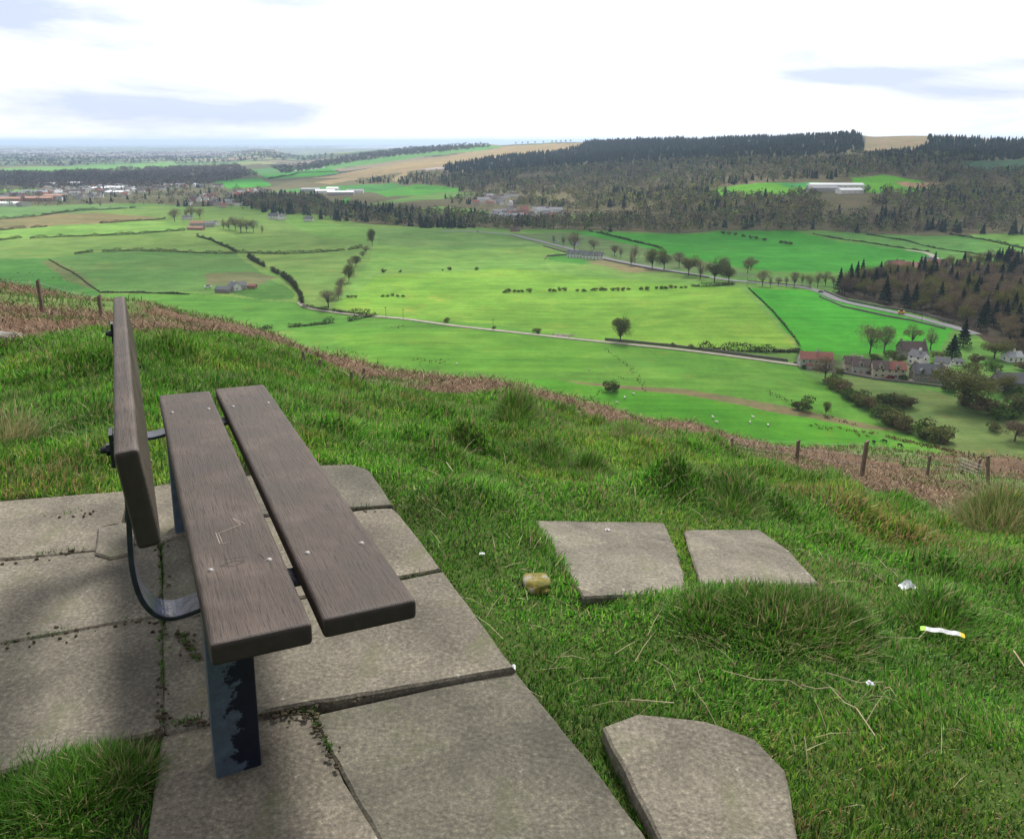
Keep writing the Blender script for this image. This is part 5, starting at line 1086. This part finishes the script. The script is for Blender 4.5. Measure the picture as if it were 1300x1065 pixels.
def crumple(px, py, w_, d_, h_, label, seed, name='paper_scrap', mat=None, cat='litter'):
    q = cast(px, py, 1.2, 12.)[0]+np.array([0, 0, .03]); rg = np.random.default_rng(seed); n, m = 9, 6; V = [(-w_/2+w_*i/(n-1)+rg.normal()*w_*.03, -d_/2+d_*j/(m-1)+rg.normal()*d_*.05, h_*(.5+.5*math.sin(i*.8+j))*math.sin(math.pi*i/(n-1))+rg.normal()*h_*.2) for i in range(n) for j in range(m)]
    g = G(); g.add(V, [(i*m+j, (i+1)*m+j, (i+1)*m+j+1, i*m+j+1) for i in range(n-1) for j in range(m-1)]); o = link(name, g.me(name), mat or m_wh, None, q); o.modifiers.new('s', 'SOLIDIFY').thickness = .0015; tag(o, label, cat)
crumple(1153,755,.065,.045,.02,'crumpled white and blue wrapper in the grass at the right',1,'crumpled_wrapper'); crumple(1103,880,.018,.014,.005,'tiny white scrap in the grass below the litter strip',2); crumple(612,713,.018,.012,.004,'tiny foil scrap in the turf right of the paving',3); crumple(652,860,.010,.022,.004,'small white scrap at the slab corner by the wide joint',4); crumple(771,681,.018,.012,.004,'tiny white fleck lying on the tilted slab',5,'white_fleck')
a0 = cast(1166, 812, 1.2, 12)[0]+np.array([0, 0, .042]); a1 = cast(1222, 822, 1.2, 12)[0]+np.array([0, 0, .036]); dd = a1-a0; L = float(np.linalg.norm(dd)); root = empty('wrapper_strip', a0, math.atan2(dd[1], dd[0])); tag(root, 'white paper strip with lime and yellow ends lying in the grass', 'litter')
for nm, x0, x1, mt in (('strip', .12, .9, m_wh), ('lime_end', 0, .12, m_li), ('yellow_end', .9, 1., m_ye)):
    g = G(); V = []; 
    for i in range(9):
        t_ = x0+(x1-x0)*i/8
        for s in (-1, 1): V.append((t_*L, s*.0075, .004*math.sin(t_*3.1)+.003*s+.002*math.sin(t_*17)))
    g.add(V, [(2*i, 2*i+2, 2*i+3, 2*i+1) for i in range(8)]); o = link(nm, g.me(nm), mt, root); o.modifiers.new('s', 'SOLIDIFY').thickness = .0012
# ---------------------------------------------------------------- light, sky, haze, clouds
SEL, SAZ = 48., 12.
sun_dir = Vector((math.sin(R(SAZ))*math.cos(R(SEL)), math.cos(R(SAZ))*math.cos(R(SEL)), math.sin(R(SEL))))
sl_ = bpy.data.lights.new('sun', 'SUN'); sl_.energy = 4.6; sl_.angle = R(11); sl_.color = (1, .95, .86)
so = bpy.data.objects.new('sun', sl_); COL.objects.link(so); so.rotation_euler = (-sun_dir).to_track_quat('-Z', 'Y').to_euler()
wld = bpy.data.worlds.new('World'); SC.world = wld; wld.use_nodes = True; nt = wld.node_tree; bg = nt.nodes['Background']
sky = N(nt, 'ShaderNodeTexSky', sky_type='NISHITA'); sky.sun_disc = False; sky.sun_elevation = R(SEL); sky.sun_rotation = R(SAZ)
sk = mult(nt, sky.outputs[0], (.10, .10, .10))
geo = N(nt, 'ShaderNodeTexCoord'); mp = N(nt, 'ShaderNodeMapping'); mp.inputs['Scale'].default_value = (1, 1, 5.5); nt.links.new(geo.outputs['Generated'], mp.inputs[0])
nz = noise(nt, mp.outputs[0], 2.6, 7, .6, .4)
sep = N(nt, 'ShaderNodeSeparateXYZ'); nt.links.new(geo.outputs['Generated'], sep.inputs[0])
def M(op, a, b=None, c=None):
    n = N(nt, 'ShaderNodeMath', operation=op)
    for i, q in enumerate((a, b, c)):
        if q is None: continue
        if hasattr(q, 'is_linked'): nt.links.new(q, n.inputs[i])
        else: n.inputs[i].default_value = q
    return n.outputs[0]
acc = nz
for (px, py, wx, wy, am) in [(20,22,130,28,.3),(390,3,90,14,.22),(130,60,120,12,.1),(180,124,170,24,.13),(330,148,190,16,.11),(100,100,110,12,.06),(1020,70,60,12,.27),(1210,88,160,14,.28),(1250,115,90,10,.2),(1060,98,90,10,.18),(1290,60,90,8,.12),(640,90,330,70,-.14),(900,60,120,60,-.1)]:
    d = ray(px, py); d /= np.linalg.norm(d); h_ = math.hypot(d[0], d[1])
    dx = M('DIVIDE', M('SUBTRACT', sep.outputs[0], float(d[0])), wx/F); dz = M('DIVIDE', M('SUBTRACT', sep.outputs[2], float(d[2])), wy/F)
    e = M('POWER', 2.718, M('MULTIPLY', M('ADD', M('MULTIPLY', dx, dx), M('MULTIPLY', dz, dz)), -1.)); acc = M('ADD', acc, M('MULTIPLY', e, am))
cl = ramp(nt, acc, [(.50, (1.12, 1.12, 1.12)), (.60, (.86, .88, .95)), (.74, (.56, .63, .80))])
cb = mult(nt, cl, sk, 'MIX', .08)
fr_ = M('MULTIPLY_ADD', sep.outputs[1], .34, .66)         # brighter towards the veiled sun
vm = N(nt, 'ShaderNodeVectorMath', operation='SCALE'); nt.links.new(cb, vm.inputs[0]); nt.links.new(fr_, vm.inputs['Scale'])
nt.links.new(vm.outputs[0], bg.inputs[0]); bg.inputs[1].default_value = 1.
# haze
g = G(); box(g, -76000, 76000, -3000, 76000, -145, 95); hz = link('haze', g.me('haze')); tag(hz, kind='stuff')
hm_ = bpy.data.materials.new('haze'); hm_.use_nodes = True; nt = hm_.node_tree; nt.nodes.remove(nt.nodes['Principled BSDF'])
pv_ = N(nt, 'ShaderNodeVolumePrincipled'); pv_.inputs['Color'].default_value = (.58, .75, 1, 1); pv_.inputs['Density'].default_value = 6.2e-5; pv_.inputs['Anisotropy'].default_value = .3
nt.links.new(pv_.outputs[0], nt.nodes['Material Output'].inputs['Volume']); hz.data.materials.append(hm_)
# clouds out of frame: they shade the near hill and parts of the valley
m_cloud = plain('cloud', (.85, .86, .88), 1., 0, .002, .04)
def cloud(tx, ty, tz, rx, ry, label, seed, alt=1500.):
    t_ = (alt-tz)/sun_dir.z; c = (tx+sun_dir.x*t_, ty+sun_dir.y*t_, alt); rg = np.random.default_rng(seed); g = G()
    for k in range(9):
        ax, rd = rg.uniform(0, 6.3), rg.uniform(0, .6)
        ell(g, (math.cos(ax)*rd*rx, math.sin(ax)*rd*ry, rg.uniform(-20, 40)), (rx*rg.uniform(.4, .6), ry*rg.uniform(.4, .6), rg.uniform(40, 80)), 20, 10, (1, 1, 1), rg, .03)
    o = link('cloud', g.me('cloud', True), m_cloud, None, c); tag(o, label, kind='structure')
CLOUDS = [(at(250,330),(330,160)),(at(560,455),(170,40)),(at(880,420),(90,55)),(at(1000,480),(230,75)),(at(1200,400),(150,130)),(at(1000,320),(260,80)),(at(620,315),(300,130)),(at(1000,270),(900,180)),(at(700,222),(500,260)),(at(900,205),(300,200)),(at(1180,215),(420,260)),(at(420,262),(500,260)),(at(150,225),(900,450))]
for i, (p, (rx, ry)) in enumerate(CLOUDS): cloud(p[0], p[1], p[2], rx, ry, 'cloud overhead casting soft shade', 200+i)
# ---------------------------------------------------------------- camera
cd = bpy.data.cameras.new('camera'); co = bpy.data.objects.new('camera', cd); COL.objects.link(co); co.location = (0, 0, CAMZ); co.rotation_euler = (R(90)-PIT, 0, 0)
cd.sensor_width = 36; cd.sensor_fit = 'HORIZONTAL'; cd.lens = 36*F/1300; cd.shift_y = -45/1300; cd.clip_start = .05; cd.clip_end = 200000
SC.camera = co
SC.view_settings.view_transform = 'Standard'; SC.view_settings.look = 'None'; SC.view_settings.exposure = .43; SC.view_settings.gamma = 1
print('objects', len(bpy.data.objects))
